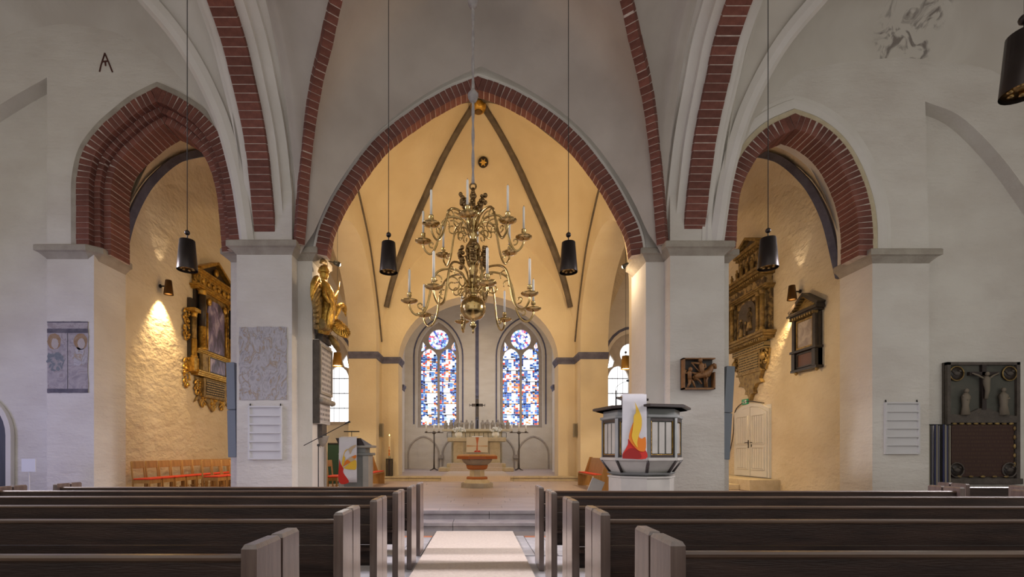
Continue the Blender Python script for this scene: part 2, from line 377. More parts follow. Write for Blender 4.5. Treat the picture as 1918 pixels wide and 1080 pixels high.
# ---- floors
mb = MB(); mb.add([(-14, -9, nave_z(-9) - .012), (14, -9, nave_z(-9) - .012), (14, 8.45, -.012), (-14, 8.45, -.012), (14, 11.0, -.012), (-14, 11, -.012)], [(0, 1, 2, 3), (3, 2, 4, 5)])
FLOOR = st(mb.build('floor', TILE_G), 'grey stone floor of the nave under the pews')
t0 = {}
for r in range(7):
    for c in range(9):
        y = 8.40 - r * 0.30 - 0.145; x = (c - 4) * 0.30
        m_ = TILE_R if (r == 0 or (r < 2 and abs(c - 4) >= 3)) else TILE_G
        if m_ not in t0:
            o = MB().box(-.145, .145, -.145, .145, -.02, 0, bev=0.004).build('tile', m_, FLOOR); t0[m_] = o
        else: o = t0[m_].copy(); COL.objects.link(o); o.parent = FLOOR
        o.location = (x, y, nave_z(y) + .002); o.rotation_euler = (-0.0207, 0, 0)
o = MB().box(-1.4, 1.4, 6.3, 8.42, -.02, -.008).build('grout_bed', GROUT, FLOOR)
o.location = (0, 0, .02)
# carpet runner in the aisle
mb = MB(); ys = [-2.0 + i * 0.35 for i in range(30)] + [8.42]
xl, xr = px(818.4, 995, 8.45)[0], px(960, 995, 8.45)[0]
vs = []; fs = []
for y in ys:
    z = nave_z(y) + 0.006 + 0.002 * math.sin(y * 2.1); vs += [(xl, y, z), (xr, y, z), (xr, y, z + .012), (xl, y, z + .012)]
for i in range(len(ys) - 1):
    for k in range(4): fs.append((i * 4 + k, i * 4 + (k + 1) % 4, i * 4 + 4 + (k + 1) % 4, i * 4 + 4 + k))
fs += [(0, 1, 2, 3), tuple(len(vs) - 4 + k for k in range(4))]
tag(clean(mb.add(vs, fs).build('carpet_runner', CARPET)), 'beige carpet runner along the central aisle', 'carpet')
# ---- two steps up to the platform
STEP = st(bpy.data.objects.new('floor_steps', None), 'two grey stone steps up to the platform'); COL.objects.link(STEP)
for k, (y0, y1, z0, z1) in enumerate(((8.45, 9.2, 0, .158), (8.87, 9.4, .158, PLAT))):
    x = -8.0 + (0.7 if k else 0)
    while x < 8:
        w = random.choice((1.55, 1.9, 2.2))
        MB().box(x + .004, x + w - .004, y0, y1, z1 - .066, z1 - .001, bev=.006).build('tread', STEPST, STEP)
        MB().box(x + .004, x + w - .004, y0 + .018, y1, z0 - .002, z1 - .072).build('riser', STEPST, STEP)
        x += w
mb = MB().box(-13, 13, 9.25, 18.2, -.1, PLAT - .012); PLATF = st(mb.build('floor_platform', GROUT), 'pale platform floor of long stone planks')
y = 8.9; r = 0
while y < 18.1:
    x = -4.6 + random.uniform(-.8, 0)
    while x < 4.6:
        w = random.uniform(1.1, 2.1)
        MB().box(x + .003, min(x + w, 4.9) - .003, y + .003, y + .357, PLAT - .03, PLAT, bev=.003).build('plank', PLANK, PLATF); x += w
    y += 0.36
for (x0, x1) in ((-9.0, -4.6), (4.9, 9.2)):
    MB().box(x0, x1, 9.3, 18.0, PLAT - .03, PLAT - .002).build('paving', PLANK, PLATF)
st(MB().box(-4.2, 4.2, 17.95, 26.2, 0, CHAN).build('floor_chancel', PLANK), 'raised chancel floor behind one step')
CST = st(bpy.data.objects.new('floor_chancel_step', None), 'low moulded stone step to the chancel'); COL.objects.link(CST)
for i in range(6):
    x0 = -3.9 + i * 1.3
    MB().box(x0 + .004, x0 + 1.296, 17.85, 18.35, CHAN - .06, CHAN + .002, bev=.01).build('tread', CREAMST, CST)
    MB().box(x0 + .004, x0 + 1.296, 17.9, 18.35, PLAT, CHAN - .065).build('riser', CREAMST, CST)

# ---- front wall (east wall of the nave)
LO_L = xz([(145, 470), (145, 400), (146, 335), (158, 284), (185, 245), (215, 217), (252, 188)], 10); LO_A = xz([(296, 165)], 10)[0]
LO_R = xz([(340, 186), (380, 214), (412, 252), (434, 300), (447, 360), (456, 460)], 10)
la, lb = arch2(LO_L, LO_R, LO_A); LARCH = la[:-1] + lb
RO_L = xz([(1350, 465), (1353, 395), (1362, 345), (1380, 305), (1405, 268), (1440, 237)], 10); RO_A = xz([(1487, 215)], 10)[0]
RO_R = xz([(1530, 232), (1570, 263), (1600, 308), (1621, 362), (1631, 415), (1632, 480)], 10)
ra, rb = arch2(RO_L, RO_R, RO_A); RARCH = ra[:-1] + rb
def t2(pts): return [tuple(p) for p in pts]
ZT = 12.6
recL = t2(smooth_curve([(-12.9, 5.2), (-12.2, 6.6), (-11.2, 7.75), (-9.96, 8.62), (-8.98, 9.19)], 5))
outl = [(-13.5, -.1), (-13.5, ZT), (-3.88, ZT), (-3.88, -.1), (-5.03, -.1), (-5.03, 5.62)]
outl += list(reversed(t2(offset2(LARCH, .03)))) + [(-8.0, 5.62), (-8.0, -.1), (-8.98, -.1)] + list(reversed(recL)) + [(-12.9, -.1)]
st(mesh_obj('wall_front', slab(outl, .9, 'xz', 10.0), PL_N), 'whitewashed front wall left of the chancel arch, with pier')
st(mesh_obj('wall_recess', slab([(-14, -.1), (-14, 10), (-8.5, 10), (-8.5, -.1)], .4, 'xz', 10.28), PL_N), 'recessed whitewashed wall at far left behind the pier')
recR = t2(smooth_curve([(9.3, 8.69), (10.0, 8.4), (10.7, 7.75), (11.36, 6.91), (12.2, 5.6), (12.9, 4.0)], 5))
outr = [(13.5, -.1), (13.5, ZT), (3.99, ZT), (3.99, -.1), (5.12, -.1), (5.12, 5.62)]
outr += t2(offset2(RARCH, .03)) + [(8.2, 5.5), (8.2, -.1), (9.38, -.1), (9.38, 5.6)] + recR + [(12.9, -.1)]
st(mesh_obj('wall_front', slab(outr, .9, 'xz', 10.0), PL_N), 'whitewashed front wall right of the chancel arch, with pier')
st(mesh_obj('wall_recess', slab([(14, -.1), (14, 10), (8.9, 10), (8.9, -.1)], .4, 'xz', 10.28), PL_N), 'recessed whitewashed wall at far right behind the pier')
CH_L = xz([(589, 475), (597, 435), (611, 398), (640, 345), (697, 267), (760, 214), (830, 170)], 10.25); CH_A = xz([(895, 143)], 10.25)[0]
CH_R = xz([(962, 168), (1035, 212), (1092, 262), (1148, 336), (1183, 398), (1199, 435), (1206, 475)], 10.25)
ca, cb_ = arch2(CH_L, CH_R, CH_A); CARCH = ca[:-1] + cb_
outc = [(-4.7, -.1), (-4.7, ZT), (4.7, ZT), (4.7, -.1), (3.6, -.1), (3.6, 5.7)] + list(reversed(t2(offset2(CARCH, .06)))) + [(-3.57, 5.7), (-3.57, -.1)]
st(mesh_obj('wall_front', slab(outc, .17, 'xz', 10.33), WHITE), 'white wall of the tall pointed chancel arch')
back = [p for p in t2(offset2(CARCH, -.45)) if p[1] > 5.75]
outb = [(-4.7, -.1), (-4.7, ZT), (4.7, ZT), (4.7, -.1), (3.6, -.1), (3.6, 5.7)] + list(reversed(back)) + [(-3.57, 5.7), (-3.57, -.1)]
st(mesh_obj('wall_front', slab(outb, .80, 'xz', 10.50), WHITE), 'white reveal behind the pointed chancel arch')
# jamb faces of the chancel arch in warm plaster are the same wall; side orders of the piers
st(MB().box(-5.36, -5.0, 10.4, 10.95, -.1, 5.62).build('wall_pier', PL_N), 'narrow set-back side of the left pier')
st(MB().box(5.1, 5.42, 10.4, 10.95, -.1, 5.62).build('wall_pier', PL_N), 'narrow set-back side of the right pier')
# side walls of the aisles, beyond the frame
wl_holes = [[(4.4, 1.6), (6.6, 1.6), (6.6, 5.6), (5.5, 7.0), (4.4, 5.6)]]
st(mesh_obj('wall_left', slab([(-9, -.1), (-9, 11), (11, 11), (11, -.1)], .5, 'yz', -13.4, wl_holes), PL_N), 'whitewashed outer wall of the left aisle')
st(mesh_obj('wall_right', slab([(-9, -.1), (-9, 11), (11, 11), (11, -.1)], .5, 'yz', 12.9, wl_holes), PL_N), 'whitewashed outer wall of the right aisle')

# ---- imposts
IMP = lambda zt: [(-.06, zt - .26), (.0, zt - .26), (.02, zt - .23), (.05, zt - .2), (.10, zt - .15), (.15, zt - .13), (.15, zt - .02), (.13, zt), (-.06, zt)]
st(cornice([(-5.36, 10.9), (-5.36, 10.4), (-5.03, 10.4), (-5.03, 10.0), (-3.88, 10.0), (-3.88, 10.33), (-3.57, 10.33), (-3.57, 11.25)], IMP(5.76), 'trim_1', STONE), 'grey stone impost moulding around the left nave pier')
st(cornice([(3.6, 11.25), (3.6, 10.33), (3.99, 10.33), (3.99, 10.0), (5.12, 10.0), (5.12, 10.4), (5.42, 10.4), (5.42, 10.9)], IMP(5.74), 'trim_2', STONE), 'grey stone impost moulding around the right nave pier')
st(cornice([(-8.98, 10.5), (-8.98, 10.0), (-8.12, 10.0), (-8.0, 10.12), (-8.0, 10.9)], IMP(5.67), 'trim_3', STONE), 'stone impost at left spring of the left aisle arch')
st(cornice([(8.2, 10.9), (8.2, 10.0), (9.38, 10.0), (9.38, 10.5)], IMP(5.58), 'trim_4', STONE), 'stone impost at right spring of the right aisle arch')

# ---- brick arches
def c3(pts2, y): return [(p[0], y, p[1]) for p in pts2]
A = st(bpy.data.objects.new('trim_5', None), 'red brick ring of the pointed chancel arch'); COL.objects.link(A)
def half_arch(parent, half, apexx, off, left, yc, bl, ac, th):
    o_ = [p for p in offset2(half, off) if (p.x < apexx - .01 if left else p.x > apexx + .01)]
    if left: o_.append(Vector((apexx - .005, o_[-1].y + (apexx - o_[-1].x) * (o_[-1].y - o_[-2].y) / max(1e-6, o_[-1].x - o_[-2].x))))
    else: o_.insert(0, Vector((apexx + .005, o_[0].y + (o_[0].x - apexx) * (o_[0].y - o_[1].y) / max(1e-6, o_[1].x - o_[0].x))))
    brick_arch(parent, c3(o_, yc), (0, -1, 0), bl, ac, th)
def ring(parent, a_, b_, apex, off, yc, bl, ac, th):
    half_arch(parent, a_, apex[0], off, True, yc, bl, ac, th); half_arch(parent, b_, apex[0], off, False, yc, bl, ac, th)
    # keystone brick filling the point
    tl = (a_[-1] - a_[-2]).normalized(); tr = (b_[1] - b_[0]).normalized(); nl, nr = Vector((-tl.y, tl.x)), Vector((-tr.y, tr.x))
    il = [p for p in offset2(a_, off) if p.x < apex[0] - .01]; zi = il[-1].y + (apex[0] - il[-1].x) * (il[-1].y - il[-2].y) / max(1e-6, il[-1].x - il[-2].x)
    base_ = Vector((apex[0], zi)); L_, R_ = base_ + nl * th, base_ + nr * th; top_ = Vector((apex[0], base_.y + th / max(.3, nl.y)))
    MB().prism([tuple(base_ + Vector((0, -.0))), tuple(R_ + Vector((-.004, 0))), tuple(top_), tuple(L_ + Vector((.004, 0)))], yc - ac / 2, yc + ac / 2).build('key_brick', BRICK, parent)
ring(A, ca, cb_, CH_A, .27, 10.36, .125, .24, .27)
A = st(bpy.data.objects.new('trim_6', None), 'stepped red brick orders of the left aisle arch'); COL.objects.link(A)
for off, th, yc, ac, bl in ((.27, .27, 10.07, .22, .115), (.40, .13, 10.2, .22, .115), (.55, .15, 10.47, .56, .115)):
    # left half and right half meet in a mitred point
    ring(A, la, lb, LO_A, off, yc, bl, ac, th)
A = st(bpy.data.objects.new('trim_7', None), 'red brick ring of the right aisle arch'); COL.objects.link(A)
ring(A, ra, rb, RO_A, .30, 10.2, .115, .5, .30)
def band2(pts, y, prof, name, m, label=None): return st(sweep(c3(pts, y), (0, -1, 0), prof, name, m), label)
band2(LARCH, 10.0, [(-.05, -.01), (.03, -.01), (.03, .11), (-.05, .13)], 'trim_8', STONE, 'grey plaster edge around the left brick arch')
band2(RARCH, 10.0, [(-.05, 0), (.035, 0), (.035, .10), (-.05, .12)], 'trim_9', CREAMST, 'cream plaster edge around the right brick arch')
band2(offset2(RARCH, -.10), 10.0, [(-.05, 0), (.02, .02), (.045, .14), (.045, .20), (.015, .23), (.015, .30), (-.05, .30)], 'trim_10', WHITE, 'white plaster moulding outside the right brick arch')
band2(offset2(CARCH, 0), 10.33, [(-.05, .0), (.07, .0), (.08, .05), (.04, .09), (-.05, .09)], 'trim_11', WHITE, 'thin white plaster edge above the chancel brick ring')

# ---- vaults
def vault(name, material, x0, x1, y0, y1, zr, fx, fy, n=40, ycut=None, label=None):
    xc, yc, hx, hy = (x0 + x1) / 2, (y0 + y1) / 2, (x1 - x0) / 2, (y1 - y0) / 2
    def z(x, y):
        u, v = abs(x - xc) / hx, abs(y - yc) / hy
        return fx(u) + zr(1 - v) - fx(v) if v >= u else fy(v) + zr(1 - u) - fy(u)
    vs = []; fs = []; idx = {}
    us = [math.sin((i / n - .5) * PI) for i in range(n + 1)]
    for j in range(n + 1):
        for i in range(n + 1):
            x, y = xc + hx * us[i], yc + hy * us[j]
            idx[i, j] = len(vs); vs.append((x, y, z(x, y)))
    for j in range(n):
        if ycut is not None and vs[idx[0, j]][1] < ycut: continue
        for i in range(n):
            a, b, c, d = idx[i, j], idx[i + 1, j], idx[i + 1, j + 1], idx[i, j + 1]
            if (i < n // 2) == (j < n // 2): fs += [(a, b, c), (a, c, d)]
            else: fs += [(a, b, d), (b, c, d)]
    mb = MB(); mb.add(vs, fs, True); o = mb.build(name, material); st(o, label); o['zfun'] = 0
    del o['zfun']
    return o, z
def fit_rib(pix, corner, center):
    out = []
    for x, y in pix:
        r = (x - VPX) / F_PX; ax, ay = center[0] - corner[0], center[1] - corner[1]
        t = (r * corner[1] - corner[0]) / (ax - r * ay); d = corner[1] + ay * t
        out.append((t, CAMZ + (VPY - y) * d / F_PX))
    return out
# nave bay
NX0, NX1, NY0, NY1 = -3.75, 3.85, 0.1, 10.1
rp = fit_rib([(578, 267), (596, 147), (617, 58), (629, 0)], (NX0, NY1), (.05, 5.1))
zr_n = pchip([(0, 5.55), (.03, 6.3)] + rp + [(.6, 10.5), (1, 11.4)])
fx_n = pchip([(0, 9.45), (.2, 9.1), (.41, 8.6), (.59, 8.0), (.77, 7.1), (.86, 6.5), (.925, 5.95), (.97, 5.7), (1, 5.5)])
fy_n = pchip([(0, 10.4), (.3, 10.2), (.6, 9.55), (.7, 9.2), (.8, 8.6), (.88, 7.8), (.94, 7.0), (1, 5.5)])
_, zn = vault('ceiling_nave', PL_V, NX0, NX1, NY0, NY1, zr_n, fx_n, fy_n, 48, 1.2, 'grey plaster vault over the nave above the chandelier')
def rib_curve(corner, center, zr, tmax, off=-.06, n=60, zmin=5.70):
    return [(corner[0] + (center[0] - corner[0]) * t, corner[1] + (center[1] - corner[1]) * t, zr(t) + off) for t in [tmax * (i / n) ** 1.8 for i in range(n + 1)] if zr(t) + off > zmin]
for i, (cx, lab) in enumerate(((NX0, 'narrow red brick vault rib rising from the left pier'), (NX1, 'narrow red brick vault rib rising from the right pier'))):
    A = st(bpy.data.objects.new('trim_%d' % (12 + i), None), lab); COL.objects.link(A)
    cu = rib_curve((cx, NY1 - .05), (.05, 5.1), zr_n, .8, -.16)
    dv = Vector((.05 - cx, 5.1 - NY1, 0)).normalized(); sd = Vector((-dv.y, dv.x, 0)).cross(Vector((0, 0, 1)))
    side = Vector((0, 0, 1)).cross(dv) * 1.0
    if side.cross(Vector((0, 0, 1))).dot(dv) > 0: side = -side
    brick_arch(A, cu, side, .125, .19, .2)
# arcade arches along the nave
AL = [(0, 0)]
def arcade(X, pix, tn, lab1, lab2, mir):
    pts = []
    for x, y in pix: d = X * F_PX / (x - VPX); pts.append((X, d, CAMZ + (VPY - y) * d / F_PX))
    pts = [(X, 10.10, 5.72)] + pts + [(X, 7.6, 9.5), (X, 6.5, 9.98), (X, 5.1, 10.25), (X, 3.6, 10.0), (X, 2.4, 9.3)]
    cu = smooth_curve(pts, 6)
    A = st(bpy.data.objects.new('trim_%d' % tn, None), lab1); COL.objects.link(A)
    brick_arch(A, cu, (-1, 0, 0), .135, .43, .2)
    pr = [(-.71, .30), (-.56, .30), (-.56, .20), (-.38, .20), (-.38, .09), (-.2, .09), (-.2, .15), (.2, .15), (.2, .05), (.34, .05), (.34, .14), (.45, .14), (.45, .62), (-.71, .62)]
    if mir: pr = [(-a, b) for a, b in reversed(pr)]
    st(sweep(cu, (-1, 0, 0), pr, 'trim_%d' % (tn + 1), WHITE), lab2)
arcade(-4.45, [(494, 420), (478, 267), (453, 147), (430, 58)], 14, 'broad red brick arcade arch springing from the left pier', 'stepped plaster mouldings beside the left arcade arch', False)
arcade(4.5, [(1302, 420), (1321, 267), (1346, 147), (1367, 58)], 16, 'broad red brick arcade arch springing from the right pier', 'stepped plaster mouldings beside the right arcade arch', True)
# aisle bays
rl = fit_rib([(440, 325), (402, 195), (335, 70), (278, 0)], (-4.85, 10.05), (-8.6, 5.05))
zr_a = pchip([(0, 5.6)] + rl + [(.6, 10.5), (1, 11.0)])
fx_a = pchip([(0, 10.0), (.25, 9.85), (.5, 9.35), (.7, 8.6), (.85, 7.6), (.95, 6.5), (1, 5.5)])
fy_a = pchip([(0, 10.4), (.3, 10.2), (.6, 9.6), (.8, 8.7), (.92, 7.5), (1, 5.5)])
_, zal = vault('ceiling_left_aisle', PL_AV, -12.35, -4.85, .05, 10.05, zr_a, fx_a, fy_a, 40, 1.2, 'pale plaster vault over the left aisle')
FRES = blotch_mat('vault_fresco_plaster', [(.3, (.60, .56, .50)), (.7, (.69, .66, .60))], .9, bump=.15)
def fresco_nodes(m, c, rx, rz):      # faded medallion painting on the vault: a shape of its own, fixed to the plaster
    nt = m.node_tree; N = nt.nodes; L = nt.links; b = N['Principled BSDF']; old = b.inputs['Base Color'].links[0].from_socket
    tc = N.new('ShaderNodeTexCoord'); sub = N.new('ShaderNodeVectorMath'); sub.operation = 'SUBTRACT'; sub.inputs[1].default_value = c
    L.new(tc.outputs['Object'], sub.inputs[0]); sc_ = N.new('ShaderNodeVectorMath'); sc_.operation = 'MULTIPLY'; sc_.inputs[1].default_value = (1 / rx, 1 / rz, 1 / rz)
    L.new(sub.outputs[0], sc_.inputs[0]); ln = N.new('ShaderNodeVectorMath'); ln.operation = 'LENGTH'; L.new(sc_.outputs[0], ln.inputs[0])
    r1 = N.new('ShaderNodeValToRGB'); e = r1.color_ramp.elements; e[0].position = .75; e[0].color = (1, 1, 1, 1); e[1].position = 1.0; e[1].color = (0, 0, 0, 1)
    L.new(ln.outputs['Value'], r1.inputs[0])
    nz = N.new('ShaderNodeTexNoise'); nz.inputs['Scale'].default_value = 3.2; nz.inputs['Detail'].default_value = 9; nz.inputs['Distortion'].default_value = 1.4; L.new(tc.outputs['Object'], nz.inputs['Vector'])
    r2 = N.new('ShaderNodeValToRGB'); e = r2.color_ramp.elements; e[0].position = .50; e[0].color = (0, 0, 0, 1); e[1].position = .62; e[1].color = (1, 1, 1, 1); L.new(nz.outputs['Fac'], r2.inputs[0])
    mu = N.new('ShaderNodeMath'); mu.operation = 'MULTIPLY'; L.new(r1.outputs[0], mu.inputs[0]); L.new(r2.outputs[0], mu.inputs[1])
    m2 = N.new('ShaderNodeMath'); m2.operation = 'MULTIPLY'; m2.inputs[1].default_value = .75; L.new(mu.outputs[0], m2.inputs[0])
    mx = N.new('ShaderNodeMixRGB'); mx.inputs[2].default_value = (.13, .10, .09, 1); L.new(m2.outputs[0], mx.inputs[0]); L.new(old, mx.inputs[1]); L.new(mx.outputs[0], b.inputs['Base Color'])
def hit_vault(x, y, zf, d0=9.99, d1=4.0):
    d = d0
    while d > d1:
        p = px(x, y, d)
        d -= 0.02
        if p[2] <= zf(p[0], p[1]): return p
    return px(x, y, d1)
fx_ar = pchip([(0, 9.3), (.25, 9.22), (.5, 9.05), (.6, 8.85), (.7, 8.45), (.85, 7.5), (.95, 6.5), (1, 5.5)])
_, zar = vault('ceiling_right_aisle', FRES, 5.0, 12.5, .05, 10.05, zr_a, fx_ar, fy_a, 40, 1.2, 'pale plaster vault over the right aisle with faded painting')
fp = None
for d in [9.98 - .03 * i for i in range(150)]:
    p = px(1705, 45, d)
    if 5.0 < p[0] < 12.5 and p[2] < zar(p[0], p[1]): fp = p; break
fresco_nodes(FRES, fp or px(1705, 45, 9), .72, 1.25)
for i, (c0, c1, lab) in enumerate((((-4.85, 10.0), (-8.6, 5.05), 'white plaster vault rib of the left aisle'), ((5.0, 10.0), (8.75, 5.05), 'white plaster vault rib of the right aisle'))):
    cu = rib_curve(c0, c1, zr_a, .8, -.13)
    dv = Vector((c1[0] - c0[0], c1[1] - c0[1], 0)).normalized(); side = Vector((0, 0, 1)).cross(dv)
    st(sweep(cu, side, [(-.16, .15), (-.12, .03), (-.05, -.05), (.05, -.05), (.12, .03), (.16, .15)] if side.cross(Vector((0,0,1))).dot(dv) < 0 else [(-.16, -.15), (-.12, -.03), (-.05, .05), (.05, .05), (.12, -.03), (.16, -.15)], 'trim_%d' % (18 + i), WHITE), lab)

# ---- choir
SA = [(14.6 + 2.8 * math.cos(a), 5.3 + 2.85 * math.sin(a)) for a in [PI * i / 24 for i in range(25)]]
for pos, sgn, nm in ((-4.7, -1, 'left'), (3.7, 1, 'right')):
    out = [(11.25, -.1), (11.25, ZT), (18.5, ZT), (18.5, -.1), (17.4, -.1)] + SA + [(11.8, -.1)]
    st(mesh_obj('wall_choir_' + nm, slab(out, 1.0, 'yz', pos), PL_C), 'warm plaster choir wall on the %s with round arch' % nm)
ell = [(3.06 * math.cos(a), 4.9 + 2.5 * math.sin(a)) for a in [PI * i / 28 for i in range(29)]]
st(mesh_obj('wall_choir_back', slab([(5.0, -.1), (5.0, ZT), (-5.0, ZT), (-5.0, -.1), (-3.06, -.1)] + list(reversed(ell)) + [(3.06, -.1)], .9, 'xz', 18.4), PL_C), 'warm plaster wall with round arch to the apse')
BAND = lambda zt: [(-.05, zt - .24), (.02, zt - .24), (.03, zt - .16), (.09, zt - .07), (.09, zt), (-.05, zt)]
st(cornice([(-4.7, 17.4), (-3.7, 17.4), (-3.7, 18.4), (-3.06, 18.4), (-3.06, 19.3)], BAND(5.02), 'trim_20', BLUE), 'blue-grey painted band left of the apse arch')
st(cornice([(3.06, 19.3), (3.06, 18.4), (3.7, 18.4), (3.7, 17.4), (4.7, 17.4)], BAND(5.0), 'trim_21', BLUE), 'blue-grey painted band right of the apse arch')
CX0, CX1, CY0, CY1 = -3.75, 3.75, 11.2, 18.45
rc = [(.05, 6.74), (.134, 7.69), (.292, 8.93), (.508, 10.25), (.71, 11.34), (.93, 12.15)]
zr_c = pchip([(0, 6.0)] + rc + [(1, 12.3)])
fx_c = pchip([(0, 9.9), (.3, 9.6), (.6, 8.8), (.8, 7.8), (.92, 6.9), (1, 6.0)])
fy_c = pchip([(0, 9.4), (.3, 9.15), (.5, 8.6), (.7, 7.7), (.85, 6.8), (1, 6.0)])
_, zc = vault('ceiling_choir', PL_C, CX0, CX1, CY0, CY1, zr_c, fx_c, fy_c, 40, None, 'warm yellow plaster vault over the choir')
CC = (0, (CY0 + CY1) / 2)
k = 22
for cx, cy, lab in ((CX0, CY1, 'dark painted choir vault rib to the back left'), (CX1, CY1, 'dark painted choir vault rib to the back right'), (CX0, CY0, 'dark painted choir vault rib to the front left'), (CX1, CY0, 'dark painted choir vault rib to the front right')):
    cu = [p for p in rib_curve((cx, cy), CC, zr_c, 1.0, -.02) if p[2] > 6.8]
    dv = Vector((CC[0] - cx, CC[1] - cy, 0)).normalized(); side = Vector((0, 0, 1)).cross(dv)
    st(sweep(cu, side, [(-.11, .12), (-.09, -.09), (0, -.13), (.09, -.09), (.11, .12)] if side.cross(Vector((0,0,1))).dot(dv) < 0 else [(-.11, -.12), (-.09, .09), (0, .13), (.09, .09), (.11, -.12)], 'trim_%d' % k, RIBG), lab); k += 1
# painted wall ribs on the side walls
for sx, lab in ((-1, 'dark painted line on the left choir wall'), (1, 'dark painted line on the right choir wall')):
    X = sx * 3.69
    cu = smooth_curve([(X, 18.3, 5.6), (X, 17.6, 6.85), (X, 16.4, 8.35), (X, 15.2, 9.15), (X, 14.5, 9.4), (X, 13.6, 9.1), (X, 12.4, 8.2)], 6)
    st(sweep(cu, (1, 0, 0), [(-.03, -.05), (.03, -.05), (.03, .05), (-.03, .05)], 'trim_%d' % k, RIBG), lab); k += 1
# boss and star on the choir vault
B = thing('vault_boss', 'round gilded boss where the choir vault ribs meet', 'boss', (0, 14.83, 11.95))
MB().lathe([(.0, -.06), (.14, -.06), (.20, -.02), (.24, .06), (.24, .14), (.1, .2)], n=20).build('disc', GOLD, B)
MB().lathe([(.0, -.09), (.10, -.085), (.13, -.06), (.0, -.05)], n=12).build('centre', BRASSD, B)
p = None
for d in [18.3 - .02 * i for i in range(170)]:
    q = px(905, 303, d)
    if q[2] < zc(q[0], q[1]) - .02: p = q; break
p = p or px(905, 303, 17)
S = thing('star_medallion', 'small dark disc with a gold star on choir vault', 'medallion', (p[0], p[1] - .02, p[2] - .02))
nrm = Vector((0, -1, -.9)).normalized().to_track_quat('Z', 'Y').to_euler(); S.rotation_euler = nrm
MB().lathe([(0, 0), (.17, 0), (.17, .04), (0, .04)], n=24).build('disc', BLACKW, S)
star = [((.13 if i % 2 == 0 else .055) * math.cos(PI * i / 6), (.13 if i % 2 == 0 else .055) * math.sin(PI * i / 6)) for i in range(12)]
mb = MB(); mb.add([(a, b, .055) for a, b in star] + [(a, b, .03) for a, b in star], [tuple(range(12))] + [(i, i + 12, (i + 1) % 12 + 12, (i + 1) % 12) for i in range(12)]); mb.build('star', GOLD, S)

# ---- side chapels
DOORS = []
def chapel(sx, nm):
    X = 8.3 * sx; xa, xb = sorted((X, X + .5 * sx))
    holes = []
    me = slab([(10.85, -.1), (10.85, 11), (18.6, 11), (18.6, -.1)], .5, 'yz', xa, holes)
    st(mesh_obj('wall_chapel_' + nm, me, PL_K), 'rough warm outer wall of the %s chapel' % nm)
    xs = sorted((4.6 * sx, 8.6 * sx))
    cxw = -5.75 if sx < 0 else 5.75
    hole = [(cxw - .95, 2.4), (cxw + .95, 2.4)] + [(cxw + .95 * math.cos(a), 4.6 + 1.25 * math.sin(a)) for a in [PI * i / 14 for i in range(15)]]
    st(mesh_obj('wall_chapel_back_' + nm, slab([(xs[0], -.1), (xs[1], -.1), (xs[1], 11), (xs[0], 11)], .5, 'xz', 18.0, [hole]), PL_A), 'pale end wall of the %s chapel with leaded window' % nm)
    x0, x1 = sorted((4.65 * sx, 8.35 * sx))
    zr = pchip([(0, 5.4), (.08, 6.9), (.2, 8.0), (.4, 9.0), (.7, 9.7), (1, 9.9)])
    fx = pchip([(0, 8.6), (.4, 8.2), (.7, 7.2), (.9, 6.2), (1, 5.4)]); fy = pchip([(0, 8.8), (.3, 8.6), (.6, 7.9), (.8, 7.0), (.93, 6.2), (1, 5.4)])
    global zch
    _, zch = vault('ceiling_chapel_' + nm, PL_K, x0, x1, 10.85, 18.05, zr, fx, fy, 30, None, 'warm plaster vault of the %s chapel' % nm)
    c0, c1 = (8.25 * sx, 10.95), (6.5 * sx, 14.45)
    cu = rib_curve(c0, c1, zr, 1.0, -.02, zmin=5.3); dv = Vector((c1[0] - c0[0], c1[1] - c0[1], 0)).normalized(); side = Vector((0, 0, 1)).cross(dv)
    global k
    st(sweep(cu, side, [(-.06, .08), (-.06, -.08), (.06, -.08), (.06, .08)], 'trim_%d' % k, BLUE), 'dark blue painted vault rib in the %s chapel' % nm); k += 1
    return cxw
for sx, nm in ((-1, 'left'), (1, 'right')): chapel(sx, nm)

# ---- apse
WY = 26.0
def arch_pts(cx, hw, zs, rise, n=8, p=1.35):
    R = [(cx + hw * math.cos(a) ** .9, zs + rise * math.sin(a) ** 1.0) for a in [PI / 2 * i / n for i in range(n)]]
    # pointed: two arcs meeting at the apex
    r = (hw * hw + rise * rise) / (2 * hw); c = cx + hw - r; a1 = math.asin(min(1, rise / r))
    R = [(c + r * math.cos(a1 * i / n), zs + r * math.sin(a1 * i / n)) for i in range(n + 1)]
    Lf = [(2 * cx - x, z) for x, z in reversed(R[:-1])]
    return R + Lf          # right spring -> apex -> left spring
WINS = [(px(821, 0, WY)[0], 1.02), (px(976, 0, WY)[0], 1.04)]
holes = []
for cx, hw in WINS: holes.append([(cx - hw - .12, 2.72), (cx + hw + .12, 2.72)] + arch_pts(cx, hw + .12, 6.55, 1.9))
niches = []
me = slab([(-4.3, 0), (4.3, 0), (4.3, 12), (-4.3, 12)], .45, 'xz', WY, holes)
st(mesh_obj('wall_apse_back', me, PL_A), 'pale back wall of the apse with two stained windows')
st(MB().box(-4.6, -3.95, 19.2, 26.2, 0, 12).build('wall_apse_left', PL_A), 'pale left wall of the apse')
st(MB().box(3.95, 4.6, 19.2, 26.2, 0, 12).build('wall_apse_right', PL_A), 'pale right wall of the apse')
vault('ceiling_apse', PL_A, -4.1, 4.1, 19.0, 26.1, pchip([(0, 8), (.3, 10), (1, 11.4)]), pchip([(0, 11), (.6, 10.2), (1, 8)]), pchip([(0, 11), (.6, 10.2), (1, 8)]), 20, None, 'pale plaster vault of the apse')
